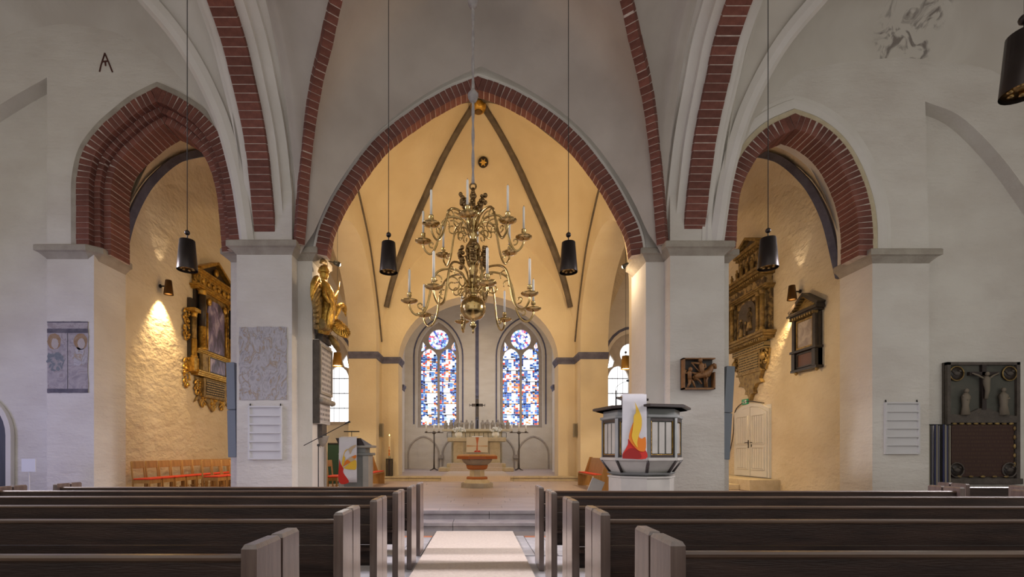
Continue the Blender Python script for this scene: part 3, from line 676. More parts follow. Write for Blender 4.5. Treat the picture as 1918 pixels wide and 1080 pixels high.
# responds with blue capitals between arch and apse
for sx, nm in ((-1, 'left'), (1, 'right')):
    st(MB().box(*sorted((3.42 * sx, 3.98 * sx)), 21.6, 22.2, CHAN, 4.35).build('wall_respond', WHITE), 'narrow white wall respond at the %s of the apse' % nm)
    pth = [(-3.98, 21.6), (-3.42, 21.6), (-3.42, 22.2)] if sx < 0 else [(3.42, 22.2), (3.42, 21.6), (3.98, 21.6)]
    st(cornice(pth, BAND(4.42), 'trim_%d' % k, BLUE), 'small blue-grey capital on the %s apse respond' % nm); k += 1
# painted lines: window surrounds and centre stripe
for (cx, hw), nm in zip(WINS, ('left', 'right')):
    pts = [(cx + hw + .3, 2.9)] + arch_pts(cx, hw + .3, 6.6, 2.05) + [(cx - hw - .3, 2.9)]
    st(sweep(c3(pts, WY - .005), (0, -1, 0), [(-.01, -.04), (.008, -.04), (.008, .04), (-.01, .04)], 'trim_%d' % k, BLUE), 'blue painted outline around the %s apse window' % nm); k += 1
    st(sweep(c3([(cx - hw - .1, 2.72)] + list(reversed(arch_pts(cx, hw + .1, 6.55, 1.88))) + [(cx + hw + .1, 2.72)], WY), (0, -1, 0), [(-.25, 0), (.02, 0), (.02, .08), (-.25, .14)], 'trim_%d' % k, WHITE), 'white plaster moulding around the %s apse window' % nm); k += 1
st(MB().box(-.16, .02, WY - .012, WY + .02, 2.3, 9.6).build('trim_%d' % k, BLUE), 'blue vertical stripe between the apse windows'); k += 1
# blind pointed niches low on the apse wall
for x0, x1, lab in ((762, 824, 'far left'), (826, 885, 'left'), (905, 966, 'right'), (968, 1030, 'far right')):
    a, b = px(x0, 0, WY)[0], px(x1, 0, WY)[0]; cx, hw = (a + b) / 2, (b - a) / 2 - .06
    pts = [(cx + hw, CHAN)] + arch_pts(cx, hw, 1.25, 1.0) + [(cx - hw, CHAN)]
    st(sweep(c3(pts, WY), (0, -1, 0), [(-.03, -.05), (.05, -.02), (.06, .04), (-.03, .07)], 'trim_%d' % k, TRAC), 'pointed blind niche moulding low on the apse wall, %s' % lab); k += 1
    if lab in ('left', 'right'):
        ex = a if lab == 'left' else b
        st(MB().box(ex - .14, ex + .14, WY - .14, WY, 1.05, 1.25, 0).build('trim_%d' % k, TRAC), 'small stone bracket between apse niches, %s' % lab); k += 1

# ---- windows
def pane(rect, seed, parent, y, white=.55, pal=None):
    """one stained panel: small glass pieces, each a face with its own colour"""
    rnd = random.Random(seed); x0, x1, z0, z1 = rect
    nx, nz = 8, 7
    xs = [x0 + (x1 - x0) * (i + (rnd.uniform(-.3, .3) if 0 < i < nx else 0)) / nx for i in range(nx + 1)]
    vs = []; fs = []; cols = []
    cxn, rw, tilt = rnd.uniform(.35, .65), rnd.uniform(.10, .26), rnd.uniform(-.25, .25)
    main = rnd.choice([(.75, .10, .06), (.85, .28, .08), (.10, .25, .72), (.95, .95, .98), (.95, .95, .98)])
    for i in range(nx):
        zs = [z0 + (z1 - z0) * (j + (rnd.uniform(-.3, .3) if 0 < j < nz else 0)) / nz for j in range(nz + 1)]
        for j in range(nz):
            u, w = (i + .5) / nx, (j + .5) / nz
            d = abs(u - cxn - tilt * (w - .5)) / rw
            nv = noise.noise((u * 3.1 + seed * 7.3, w * 2.6 + seed * 1.7, seed * .37))
            if d < .8 + .35 * math.sin(w * 7 + seed): c = (.96, .97, 1.0) if rnd.random() < .8 else main
            elif nv > .16: c = rnd.choice([(.93, .95, 1), (.93, .95, 1), (.30, .52, .85), main, (.02, .10, .44)])
            elif nv > .0: c = rnd.choice([(.55, .04, .03), (.72, .20, .04), main, (.02, .10, .42)])
            else: c = rnd.choice([(.008, .03, .20), (.015, .07, .34), (.02, .10, .44), (.05, .20, .55), (.008, .012, .05), (.30, .50, .82)])
            g = .004; o = len(vs)
            vs += [(xs[i] + g, y, zs[j] + g), (xs[i + 1] - g, y, zs[j] + g), (xs[i + 1] - g, y, zs[j + 1] - g), (xs[i] + g, y, zs[j + 1] - g)]
            fs.append((o, o + 1, o + 2, o + 3)); cols.append(c)
    return colour_faces(MB().add(vs, fs).build('pane', GLASS, parent), cols)
def colour_faces(o, cols):
    ca = o.data.color_attributes.new('c', 'FLOAT_COLOR', 'CORNER')
    for p_, c in zip(o.data.polygons, cols):
        for li in p_.loop_indices: ca.data[li].color = (*c, 1)
    return o
def rose(cx, cz, r, y, seed, parent):
    rnd = random.Random(seed); vs = []; fs = []; cols = []
    for ring, (a, b, n) in enumerate(((0.02, .3, 8), (.3, .5, 14), (.54, .78, 20), (.78, 1.02, 26))):
        for i in range(n):
            t0_, t1_ = 2 * PI * i / n + .02, 2 * PI * (i + 1) / n - .02; o = len(vs)
            vs += [(cx + r * q * math.cos(t), y, cz + r * q * math.sin(t)) for q, t in ((a, t0_), (b, t0_), (b, t1_), (a, t1_))]
            fs.append((o, o + 1, o + 2, o + 3))
            cols.append(rnd.choice([(.95, .96, 1)] * 5 + [(.55, .65, .95), (.10, .2, .7), (.05, .1, .45), (.5, .3, .7), (.3, .6, .9), (.7, .1, .2)]))
    return colour_faces(MB().add(vs, fs).build('pane', GLASS, parent), cols)
def tracery_window(name, cx, hw, z0, zs, ztop, y, rows, label, stained=True, seed=1, lsp=6.45, rc=7.5, rr=.5):
    Wn = st(bpy.data.objects.new(name, None), label); COL.objects.link(Wn)
    outer = [(cx - hw - .14, z0 - .1), (cx + hw + .14, z0 - .1)] + arch_pts(cx, hw + .14, zs, ztop - zs + .15)
    lw = hw * .5 - .065; holes = []
    for s in (-1, 1):
        lc = cx + s * (hw * .5 - .0)
        holes.append([(lc - lw, z0 + .04), (lc + lw, z0 + .04)] + arch_pts(lc, lw, lsp, .55 * lw / .43, 6))
    holes.append([(cx + rr * math.cos(2 * PI * i / 24), rc + rr * math.sin(2 * PI * i / 24)) for i in range(24)])
    for s in (-1, 1):
        holes.append([(cx + s * hw * .93, lsp + .42), (cx + s * hw * .84, lsp + .95), (cx + s * hw * .66, lsp + .68), (cx + s * hw * .74, lsp + .48)][::s])
    mesh_obj('tracery', slab(outer, .16, 'xz', y, holes), TRAC, Wn)
    yy = y + .12
    for s in (-1, 1):
        lc = cx + s * hw * .5; zt = lsp + .6
        for r in range(rows):
            a, b = z0 + (zt - z0) * r / rows, z0 + (zt - z0) * (r + 1) / rows
            rect = (lc - lw - .02, lc + lw + .02, a, b)
            if stained: pane(rect, seed * 50 + r * 2 + s, Wn, yy)
            else: MB().box(rect[0], rect[1], yy, yy + .01, a, b).build('pane', CLEARG, Wn)
            if r: MB().box(lc - lw, lc + lw, yy - .03, yy - .005, a - .014, a + .014).build('saddle_bar', LEADM, Wn)
    if stained:
        rose(cx, rc, rr, yy, seed, Wn)
        MB().tube([(cx + rr * .52 * math.cos(2 * PI * i / 24), yy - .01, rc + rr * .52 * math.sin(2 * PI * i / 24)) for i in range(25)], .012, 6).build('lead_ring', LEADM, Wn)
        for s in (-1, 1): pane((cx + s * hw * .78 - .16, cx + s * hw * .78 + .16, lsp + .35, lsp + 1.0), seed * 9 + s, Wn, yy)
    else:
        MB().lathe([(0, 0), (rr + .03, 0), (rr + .03, .01), (0, .01)], n=24).build('pane', CLEARG, Wn).matrix_basis = Matrix.Translation((cx, yy, rc)) @ Matrix.Rotation(PI / 2, 4, 'X')
        for s in (-1, 1): MB().box(cx + s * hw * .78 - .16, cx + s * hw * .78 + .16, yy, yy + .01, lsp + .3, lsp + .95).build('pane', CLEARG, Wn)
        mb = MB()
        for s in (-1, 1):
            for g in (-.5, 0, .5): mb.box(cx + s * hw * .5 + g * lw - .006, cx + s * hw * .5 + g * lw + .006, yy - .012, yy - .004, z0, lsp + .5)
        mb.build('lead_cames', LEADM, Wn)['kind'] = 'stuff'
    return Wn
tracery_window('window_1', WINS[0][0], WINS[0][1], 2.82, 6.55, 8.3, WY + .14, 7, 'tall stained glass window left of the apse stripe', True, 3, rr=.54, rc=7.52)
tracery_window('window_2', WINS[1][0], WINS[1][1], 2.82, 6.55, 8.3, WY + .14, 7, 'tall stained glass window right of the apse stripe', True, 8, rr=.54, rc=7.52)
tracery_window('window_3', -5.75, .92, 2.5, 4.6, 5.75, 18.15, 4, 'clear leaded window in the left chapel', False, lsp=4.15, rc=5.1, rr=.4)
tracery_window('window_4', 5.75, .92, 2.5, 4.6, 5.75, 18.15, 4, 'clear leaded window in the right chapel', False, lsp=4.15, rc=5.1, rr=.4)
# blue painted surround on the chapel window wall and the right chapel stripe
for cx, nm in ((-5.75, 'left'), (5.75, 'right')):
    pts = [(cx + 1.1, 2.4)] + [(cx + 1.1 * math.cos(a), 4.6 + 1.45 * math.sin(a)) for a in [PI * i / 14 for i in range(15)]] + [(cx - 1.1, 2.4)]
    st(sweep(c3(pts, 17.995), (0, -1, 0), [(-.01, -.05), (.01, -.05), (.01, .05), (-.01, .05)], 'trim_%d' % k, BLUE), 'blue painted outline around the %s chapel window' % nm); k += 1

# ================================================================== FURNISHINGS
ORD = ['first', 'second', 'third', 'fourth', 'fifth', 'sixth', 'seventh', 'eighth', 'ninth', 'tenth', 'eleventh', 'twelfth']
# ---- pews (local: x away from the aisle, y towards the altar)
def make_pew(sgn, length, label):
    root = thing('pew', label, 'pew', group='dark wooden pews')
    def bx(x0, x1, *r, **k): return MB().box(*sorted((x0 * sgn, x1 * sgn)), *r, **k)
    def board(x0, x1, ya, yb):
        a, b = sorted((x0 * sgn, x1 * sgn)); m = MB(); e = .012
        m.add([(a, ya - e, 0), (b, ya - e, 0), (b, yb + e, 0), (a, yb + e, 0), (a, ya, .93), (b, ya, .93), (b, yb, .93), (a, yb, .93),
               (a + .008, ya + .008, .945), (b - .008, ya + .008, .945), (b - .008, yb - .008, .945), (a + .008, yb - .008, .945)],
              [(3, 2, 1, 0), (8, 9, 10, 11)] + [(i + r, (i + 1) % 4 + r, (i + 1) % 4 + r + 4, i + r + 4) for r in (0, 4) for i in range(4)])
        return m
    for x0, x1 in ((0, .055), (length - .055, length)):
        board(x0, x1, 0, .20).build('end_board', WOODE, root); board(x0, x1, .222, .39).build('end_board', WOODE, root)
    a, b = .055, length - .055
    bx(a, b, .038, .08, .874, .90, bev=.008).build('top_rail', RAIL, root)
    for z0, z1 in ((.755, .874), (.60, .749), (.46, .594)): bx(a, b, .045, .07, z0, z1).build('back_board', WOOD, root)
    bx(a, b, -.03, .045, .565, .585).build('book_ledge', WOOD, root)
    bx(a, b, .075, .37, .43, .46, bev=.006).build('seat', WOOD, root)
    for xm in (length * .5,):
        bx(xm - .035, xm + .035, -.12, .04, 0, .72, bev=.006).build('support_post', WOOD, root)
        bx(xm - .02, xm + .02, .075, .33, 0, .43).build('seat_support', WOOD, root)
    return root
XL, XR = -.765, .689
rowsL = [1.12, 2.05, 3.11, 4.02, 4.975, 5.9, 6.71]; rowsR = [1.15, 2.114, 3.10, 3.93, 4.93, 5.84]
RN = ['row cut by the bottom edge of the picture', 'nearest full row', 'second row', 'third row', 'fourth row', 'fifth row', 'frontmost row by the platform']
protoL = make_pew(-1, 4.83, 'x'); protoR = make_pew(1, 4.83, 'x')
for proto, rows, X, nm in ((protoL, rowsL, XL, 'left'), (protoR, rowsR, XR, 'right')):
    for i, d in enumerate(rows):
        o = proto if i == 0 else copy_tree(proto)
        o.location = (X, d - .39, nave_z(d) + .001)
        r = RN[i] if not (nm == 'right' and i == 5) else 'frontmost row by the platform'
        tag(o, 'dark pew %s of the aisle, %s' % (nm, r), 'pew', 'dark wooden pews')
for proto, x, d, lab in ((protoR, 6.38, 6.68, 'dark pew before the striped cloth in the right aisle'), (protoR, 6.4, 5.80, 'dark pew at the far right edge of the picture'), (protoL, -6.95, 6.95, 'dark pew at the far left edge of the picture')):
    o = copy_tree(proto); o.location = (x, d - .39, nave_z(d) + .001); tag(o, lab, 'pew', 'dark wooden pews in the side aisles')
# ---- chairs in the left chapel
def make_chair():
    r = thing('chair', 'x', 'chair', group='oak chairs with red seats')
    for sx in (-.2, .2):
        m = MB(); m.tube([(sx, .19, 0), (sx, .19, .42), (sx, .23, .86)], .019, 6); m.build('back_leg', OAK, r)
        MB().box(sx - .018, sx + .018, -.2, -.164, 0, .42).build('front_leg', OAK, r)
        MB().box(sx - .012, sx + .012, -.18, .2, .36, .42).build('seat_rail', OAK, r)
    MB().box(-.21, .21, -.195, -.17, .35, .42).build('front_rail', OAK, r)
    MB().box(-.2, .2, -.19, .2, .42, .44).build('seat', OAK, r)
    MB().box(-.205, .205, -.205, .185, .44, .475, bev=.012).build('cushion', RED, r)
    m = MB(); m.M = Matrix.Translation((0, .215, .78)) @ Matrix.Rotation(-.12, 4, 'X'); m.box(-.2, .2, -.012, .012, -.08, .09, bev=.006); m.build('backrest', OAK, r)
    MB().box(-.19, .19, -.01, .012, .18, .21).build('stretcher', OAK, r)
    return r
ch0 = make_chair()
first = True
for i in range(10):
    o = ch0 if first else copy_tree(ch0); first = False
    o.location = (-7.72, 11.2 + i * .47, PLAT); o.rotation_euler = (0, 0, PI / 2)
    tag(o, 'oak chair with red seat along the left chapel wall, %s from the front' % ORD[i], 'chair')
for i in range(4):
    o = copy_tree(ch0); o.location = (-6.75, 12.3 + i * .47, PLAT); o.rotation_euler = (0, 0, PI / 2)
    tag(o, 'oak chair with red seat in the short row before the wall, %s from the front' % ORD[i], 'chair')
for i in range(2):
    o = copy_tree(ch0); o.location = (-3.72 + i * .0, 12.2 + i * .5, PLAT); o.rotation_euler = (0, 0, PI / 2)
    tag(o, 'oak chair with red seat behind the lectern, %s' % ('nearer' if i == 0 else 'farther'), 'chair')
# ---- choir benches
def bench(x, y, rz, L, lab):
    r = thing('choir_bench', lab, 'bench', (x, y, PLAT), rz, 'oak benches along the choir walls')
    for sx in (-L / 2, L / 2 - .05):
        MB().add([(sx, .25, 0), (sx, -.2, 0), (sx, -.2, .42), (sx, .02, .44), (sx, .18, .92), (sx, .27, .92),
                  (sx + .05, .25, 0), (sx + .05, -.2, 0), (sx + .05, -.2, .42), (sx + .05, .02, .44), (sx + .05, .18, .92), (sx + .05, .27, .92)],
                 [(0, 1, 2, 3, 4, 5), (11, 10, 9, 8, 7, 6)] + [(i, i + 6, (i + 1) % 6 + 6, (i + 1) % 6) for i in range(6)]).build('end_panel', OAK, r)
    m = MB(); m.M = Matrix.Translation((0, .17, .66)) @ Matrix.Rotation(-.22, 4, 'X'); m.box(-L / 2 + .05, L / 2 - .05, -.015, .015, -.24, .24); m.build('backrest', OAK, r)
    MB().box(-L / 2 + .05, L / 2 - .05, -.2, .1, .39, .42).build('seat', OAK, r)
    MB().box(-L / 2 + .06, L / 2 - .06, -.19, .06, .42, .45, bev=.01).build('cushion', RED, r)
bench(-3.42, 15.4, PI / 2, 2.2, 'oak bench with red cushion at the left choir arch')
bench(3.45, 14.6, -PI / 2, 2.2, 'oak bench with red cushion behind the pulpit')
o = thing('cabinet', 'dark green panelled cabinet far behind the lectern', 'cabinet', (-5.1, 16.6, PLAT))
MB().box(-.7, .7, -.25, .25, 0, 1.35, bev=.01).build('body', GREENC, o)
for sx in (-.36, .36): MB().box(sx - .3, sx + .3, -.275, -.25, .1, 1.25, bev=.008).build('door', GREENC, o)
MB().box(-.74, .74, -.28, .27, 1.35, 1.39).build('top', BLACKW, o)

# ---- pulpit
PU = thing('pulpit', 'octagonal grey painted pulpit with dark frames before the right pier', 'pulpit', (3.10, 9.16, PLAT), 0)
ROT = math.radians(-9)
def octo(r, z): return [(r * math.sin(ROT + PI / 4 * i), -r * math.cos(ROT + PI / 4 * i), z) for i in range(8)]
def octo_prism(prof, name, m, parent):
    vs = []; fs = []
    for r, z in prof: vs += octo(r, z)
    for q in range(len(prof) - 1):
        for i in range(8): fs.append((q * 8 + i, q * 8 + (i + 1) % 8, q * 8 + 8 + (i + 1) % 8, q * 8 + 8 + i))
    fs += [tuple(range(7, -1, -1)), tuple((len(prof) - 1) * 8 + i for i in range(8))]
    return MB().add(vs, fs).build(name, m, parent)
zb = -PLAT
octo_prism([(.60, 0), (.60, .60), (.62, .61), (.62, .64)], 'base', PALEP, PU)
octo_prism([(.50, .64), (.58, .66), (.64, .70), (.53, .71)], 'foot_moulding', GREYP, PU)
octo_prism([(.56, .71), (.73, .93), (.76, .93), (.76, .98), (.70, .98)], 'corbel', PALEP, PU)
octo_prism([(.69, .96), (.69, 1.68)], 'body', GREYP, PU)
octo_prism([(.72, 1.68), (.76, 1.70), (.76, 1.74), (.70, 1.75), (.70, 1.85), (.84, 1.85)], 'frieze', GREYP, PU)
octo_prism([(.80, 1.85), (.90, 1.87), (.90, 1.905), (.86, 1.92), (.6, 1.92)], 'rim', DBROWN, PU)
fw = 2 * .69 * math.sin(PI / 8); ap = .69 * math.cos(PI / 8)
for i in range(8):
    a = ROT + PI / 4 * (i + .5)
    M = Matrix.Translation((ap * math.sin(a), -ap * math.cos(a), 0)) @ Matrix.Rotation(a, 4, 'Z')
    P_ = MB(); P_.M = M
    for x0, x1, z0, z1 in ((-fw / 2, fw / 2, .98, 1.03), (-fw / 2, fw / 2, 1.63, 1.68), (-fw / 2, -fw / 2 + .045, 1.03, 1.63), (fw / 2 - .045, fw / 2, 1.03, 1.63)): P_.box(x0, x1, -.035, 0, z0, z1)
    fr = P_.build('panel_frame', DBROWN, PU)
    for j in range(3):
        w = (fw - .11) / 3; x0 = -fw / 2 + .055 + j * w
        P_ = MB(); P_.M = M; P_.box(x0 + .016, x0 + w - .016, -.022, 0, 1.05, 1.61, bev=.004); P_.build('slat', PALEP, fr)
    P_ = MB(); P_.M = M
    for x0, x1, z0, z1 in ((-fw / 2 + .045, fw / 2 - .045, 1.03, 1.04), (-fw / 2 + .045, -fw / 2 + .055, 1.03, 1.63), (fw / 2 - .055, fw / 2 - .045, 1.03, 1.63)): P_.box(x0, x1, -.03, 0, z0, z1)
    P_.build('gilt_bead', GOLD, fr)
    c = octo(.70, 0)[i]; P_ = MB(); P_.M = Matrix.Translation((c[0], c[1], 0)) @ Matrix.Rotation(ROT + PI / 4 * i, 4, 'Z'); P_.box(-.035, .035, -.03, .03, .72 + .22, 1.70); P_.build('corner_post', GREYP, PU)
    c2 = octo(.74, 0)[i]; c1 = octo(.57, 0)[i]; MB().tube([(c1[0], c1[1], .70), (c2[0], c2[1], .95)], .03, 4).build('corbel_rib', DBROWN, PU)
    lo, hi = .57 * math.cos(PI / 8), .735 * math.cos(PI / 8)
CLD = 8.33
def cloth_thing(name, lab, x0, x1, y0, y1, d, shapes, zoom, top_back, fold):
    """cloth hanging in the frontal plane at depth d; shapes are appliques (material, outline in zoom pixels)"""
    X0, _, Z1 = px(x0, y0, d); X1, _, Z0 = px(x1, y1, d)
    R = thing(name, lab, 'cloth', ((X0 + X1) / 2, d, Z0)); w = (X1 - X0) / 2; h = Z1 - Z0
    vs = []; fs = []; n = 10
    rows = [(0, 0)] + [(0, h * i / 8) for i in range(1, 9)] + [(top_back * .5, h + .012), (top_back, h + .03)]
    for yy, zz in rows:
        for i in range(n + 1):
            u = -1 + 2 * i / n; vs.append((u * w * (1 + .03 * (1 - zz / h)), yy + fold * math.sin(u * 5) * max(0, 1 - zz / h), zz))
    m = len(vs); vs += [(a, b + .008, c) for a, b, c in vs]
    for r in range(len(rows) - 1):
        for i in range(n):
            a = r * (n + 1) + i; fs += [(a, a + 1, a + n + 2, a + n + 1), (a + m + n + 1, a + m + n + 2, a + m + 1, a + m)]
    for i in range(n): fs += [(i, i + m, i + 1 + m, i + 1)]
    MB().add(vs, fs, True).build('fabric', CLOTH, R)
    zx, zy, s = zoom
    for j, (nm, m_, poly) in enumerate(shapes):
        pts = [(px(zx + a / s, zy + b / s, d)[0] - R.location.x, px(zx + a / s, zy + b / s, d)[2] - Z0) for a, b in poly]
        pts = [(max(-w * 1.0, min(w * 1.0, a)), max(.004, b)) for a, b in pts]
        cu = t2(smooth_curve(pts + [pts[0]], 4))[:-1]
        me = slab(cu, .002, 'xz', 0); 
        for v in me.vertices: v.co.y += -fold - .004 - .0025 * j
        mesh_obj(nm, me, m_, R)
    return R
cloth_thing('pulpit_cloth', 'white pulpit cloth with a yellow, orange and red flame', 1166, 1211, 738, 860, CLD, [
    ('red_flame', C_R, [(282, 770), (472, 772), (472, 705), (430, 712), (400, 690), (350, 640), (330, 610), (328, 650), (310, 690), (283, 735)]),
    ('dark_red_flame', C_DR, [(284, 768), (286, 742), (330, 695), (370, 688), (415, 712), (430, 768)]),
    ('orange_flame', C_O, [(345, 545), (375, 470), (410, 440), (438, 470), (434, 530), (415, 590), (440, 610), (470, 600), (470, 700), (430, 712), (395, 690), (350, 640), (335, 600)]),
    ('yellow_flame', C_Y, [(382, 312), (415, 380), (437, 440), (436, 510), (415, 580), (402, 640), (405, 680), (375, 640), (358, 590), (365, 540), (372, 480), (375, 425), (390, 400), (390, 350)])],
    (1100, 680, 4.32), .18, .004)
BR = thing('book_rest', 'slanted dark book rest on top of the pulpit', 'book rest', (2.74, 8.52, PLAT + 1.92))
m = MB(); m.M = Matrix.Translation((0, 0, .10)) @ Matrix.Rotation(math.radians(12), 4, 'X'); m.box(-.23, .23, -.14, .22, -.02, .02); m.build('desk', DBROWN, BR)
MB().box(-.16, .16, -.05, .16, 0, .1).build('stand', DBROWN, BR)
bk = thing('book', 'open book lying on the pulpit book rest', 'book', (2.72, 8.55, PLAT + 2.062))
m = MB(); m.M = Matrix.Rotation(math.radians(12), 4, 'X'); m.box(-.15, .15, -.08, .12, 0, .025); m.build('pages', PAPER, bk)
m = MB(); m.M = Matrix.Rotation(math.radians(12), 4, 'X'); m.box(-.16, .16, -.09, .13, -.008, 0); m.build('cover', GOLD, bk)
mi = thing('gooseneck_microphone', 'thin gooseneck microphone on the pulpit', 'microphone', (2.48, 8.66, PLAT + 1.92))
MB().tube([(0, 0, 0), (0, 0, .27)], .012, 6).build('holder', BLACKM, mi)
MB().tube(smooth_curve([(0, 0, .25), (.01, 0, .33), (.08, -.02, .39), (.18, -.04, .43)], 5), .004, 6).build('neck', BLACKM, mi)
MB().ball((.20, -.04, .44), .022, 8, 1.3).build('capsule', BLACKM, mi)
o = thing('leaning_board', 'pale board leaning beside the pulpit base', 'board', (2.05, 9.6, PLAT))
m = MB(); m.M = Matrix.Rotation(math.radians(22), 4, 'Y'); m.box(0, .26, -.02, .02, 0.08, .62); m.build('panel', PALEP, o)
MB().box(.03, .3, -.03, .03, 0, .03).build('foot', DBROWN, o)

# ---- lectern
LD = 11.0
LE = thing('lectern', 'grey painted lectern with sloping dark desk at the left pier', 'lectern', (-2.93, 11.35, PLAT))
MB().box(-.26, .30, -.15, .3, 0, 1.06, bev=.01).build('column', GREYP, LE)
MB().box(-.32, -.2, -.17, .32, 0, 1.0, bev=.01).build('side_post', PALEP, LE)
MB().box(.24, .37, -.17, .32, 0, 1.0, bev=.01).build('side_post', PALEP, LE)
MB().box(-.32, .42, -.2, .36, 1.0, 1.06, bev=.01).build('shelf', GREYP, LE)
MB().box(-.30, .44, -.22, .38, 1.18, 1.24, bev=.01).build('upper_shelf', PALEP, LE)
MB().box(-.24, .3, -.16, .3, 1.06, 1.18).build('neck', GREYP, LE)
m = MB(); m.add([(-.36, -.28, 1.40), (.22, -.28, 1.40), (.36, .3, 1.24), (-.30, .3, 1.24), (-.30, -.24, 1.24), (.30, -.24, 1.24)], [(0, 1, 2, 3), (0, 4, 5, 1), (1, 5, 2), (0, 3, 4), (3, 2, 5, 4)]); clean(m.build('desk', DBROWN, LE))
tri = cloth_thing('lectern_cloth', 'white lectern cloth with red, ochre and yellow shapes', 635, 668, 819, 903, LD, [
    ('red_shape', C_R, [(275, 610), (300, 690), (335, 745), (335, 810), (415, 945), (258, 945)]),
    ('yellow_shape', C_Y, [(335, 738), (400, 690), (455, 642), (518, 630), (517, 755), (450, 762), (380, 755)]),
    ('tan_shape', C_T, [(400, 470), (460, 425), (515, 405), (515, 430), (470, 470), (435, 540), (415, 490)]),
    ('ochre_arc', C_Y, [(312, 690), (320, 620), (345, 520), (370, 480), (398, 468), (360, 510), (345, 560), (362, 600), (340, 690), (325, 728)]),
    ('tan_leaf', C_T, [(390, 622), (460, 572), (490, 600), (512, 602), (470, 640), (420, 650)]),
    ('orange_leaf', C_O, [(337, 722), (360, 650), (390, 622), (438, 655), (380, 690)]),
    ('orange_tip', C_O, [(457, 577), (518, 552), (518, 594), (488, 600)])], (600, 780, 7.714), .2, .004)
cr = thing('lectern_lamp', 'slim dark reading lamp bar above the lectern', 'lamp', (-2.98, 11.3, PLAT + 1.40))
MB().tube([(0, 0, 0), (0, 0, .16)], .008, 6).build('stem', BLACKM, cr); MB().box(-.18, .18, -.02, .02, .15, .175, bev=.004).build('bar', BLACKM, cr)
ms = thing('microphone_stand', 'black boom microphone stand before the left pier', 'microphone stand', (-3.28, 9.85, PLAT))
MB().tube([(0, 0, .02), (0, 0, 1.22)], .011, 6).build('pole', BLACKM, ms)
for a in (0.4, 2.5, 4.6): MB().tube([(0, 0, .12), (.28 * math.cos(a), .28 * math.sin(a), .01)], .009, 5).build('leg', BLACKM, ms)
p0, p1 = px(569, 834, 9.85), px(655, 790, 9.85)
MB().tube([(p0[0] + 3.28, 0, p0[2] - PLAT), (p1[0] + 3.28, -.05, p1[2] - PLAT)], .008, 6).build('boom', BLACKM, ms)
MB().tube([(p1[0] + 3.20, -.05, p1[2] - PLAT - .035), (p1[0] + 3.30, -.06, p1[2] - PLAT + .005)], [.013, .024], 8).build('microphone', BLACKM, ms)
MB().ball((0, 0, 1.22), .03, 8).build('clutch', BLACKM, ms)

# ---- font
FO = thing('baptismal_font', 'octagonal stone font with wooden lid before the altar', 'font', (-.04, 14.72, PLAT))
def oct8(prof, name, m): return MB().lathe(prof, n=8, smooth=False, ph=PI / 8).build(name, m, FO)
oct8([(.52, 0), (.52, .13), (.46, .15)], 'plinth', STONE)
oct8([(.46, .13), (.33, .26), (.30, .27)], 'foot', CREAMST)
oct8([(.335, .25), (.35, .30), (.31, .33)], 'red_collar', FONT_O)
oct8([(.25, .31), (.24, .56)], 'shaft', CREAMST)
oct8([(.28, .55), (.33, .58), (.36, .68), (.30, .69)], 'upper_collar', FONT_O)
oct8([(.30, .66), (.46, .78), (.50, .84), (.50, .87)], 'bowl', STONE)
oct8([(.66, .87), (.66, .96)], 'lid_band', mat('red_brown_wood', (.32, .085, .02), .5))
oct8([(.66, .96), (.60, 1.0), (.2, 1.02)], 'lid', OAK)

# ---- altar group
ST_ = thing('altar_steps', 'two pale stone altar steps with runner', 'steps', (-.1, 22.35, CHAN))
MB().box(-1.75, 1.75, 0, 2.15, 0, .17, bev=.01).build('lower_step', CREAMST, ST_)
MB().box(-1.4, 1.4, .42, 2.15, .17, .36, bev=.01).build('upper_step', CREAMST, ST_)
ru = thing('altar_runner', 'cream carpet runner down the altar steps', 'carpet', (-.1, 22.35, CHAN))
for nm, a in (('fold', (-1.22, 1.22, .38, 1.03, .362, .374)), ('riser_fold', (-1.22, 1.22, .40, .415, .172, .374)), ('fold', (-1.22, 1.22, -.02, .42, .172, .184)), ('riser_fold', (-1.22, 1.22, -.015, -.002, .0, .184)), ('floor_strip', (-1.28, 1.28, -3.98, -.02, .004, .014)), ('riser_fold', (-1.28, 1.28, -4.53, -4.515, -.17, .014)), ('step_fold', (-1.28, 1.28, -4.52, -3.98, .004, .014)), ('front_strip', (-1.35, 1.35, -4.95, -4.53, -.169, -.158))):
    MB().box(*a).build(nm, CARPET, ru)
AT = thing('altar', 'limestone altar table on the steps under the windows', 'altar', (-.08, 23.4, CHAN + .36))
MB().box(-1.13, 1.13, 0, 1.0, 0, 1.06, bev=.015).build('block', CREAMST, AT)
MB().box(-1.42, 1.42, -.15, 1.1, 1.06, 1.26, bev=.02).build('mensa', CREAMST, AT)
for sx in (-.62, .62): MB().box(sx - .02, sx + .02, -.012, 0, .02, 1.05).build('joint_pilaster', STONE, AT)
ap_ = thing('antependium', 'cream altar cloth with red brush-stroke cross', 'cloth', (-.06, 23.22, CHAN + .36 + .53))
MB().box(-.52, .52, 0, .012, 0, .735).build('fabric', mat('cream_cloth', (.70, .62, .48), .9), ap_)
MB().box(-.52, .52, .0, .5, .733, .741).build('top_fold', mat('cream_cloth', (.7, .62, .48)), ap_)
m = MB(); m.prism([(-.05, .04), (.04, .04), (.025, .4), (.09, .73), (-.07, .73), (-.02, .4)], -.006, 0); m.build('vertical_stroke', mat('faded_red', (.55, .16, .07), .9), ap_)
m = MB(); m.prism([(-.5, .26), (0, .30), (.5, .27), (.5, .34), (0, .32), (-.5, .36)], -.004, 0); m.build('horizontal_stroke', mat('faded_tan', (.58, .36, .20), .9), ap_)
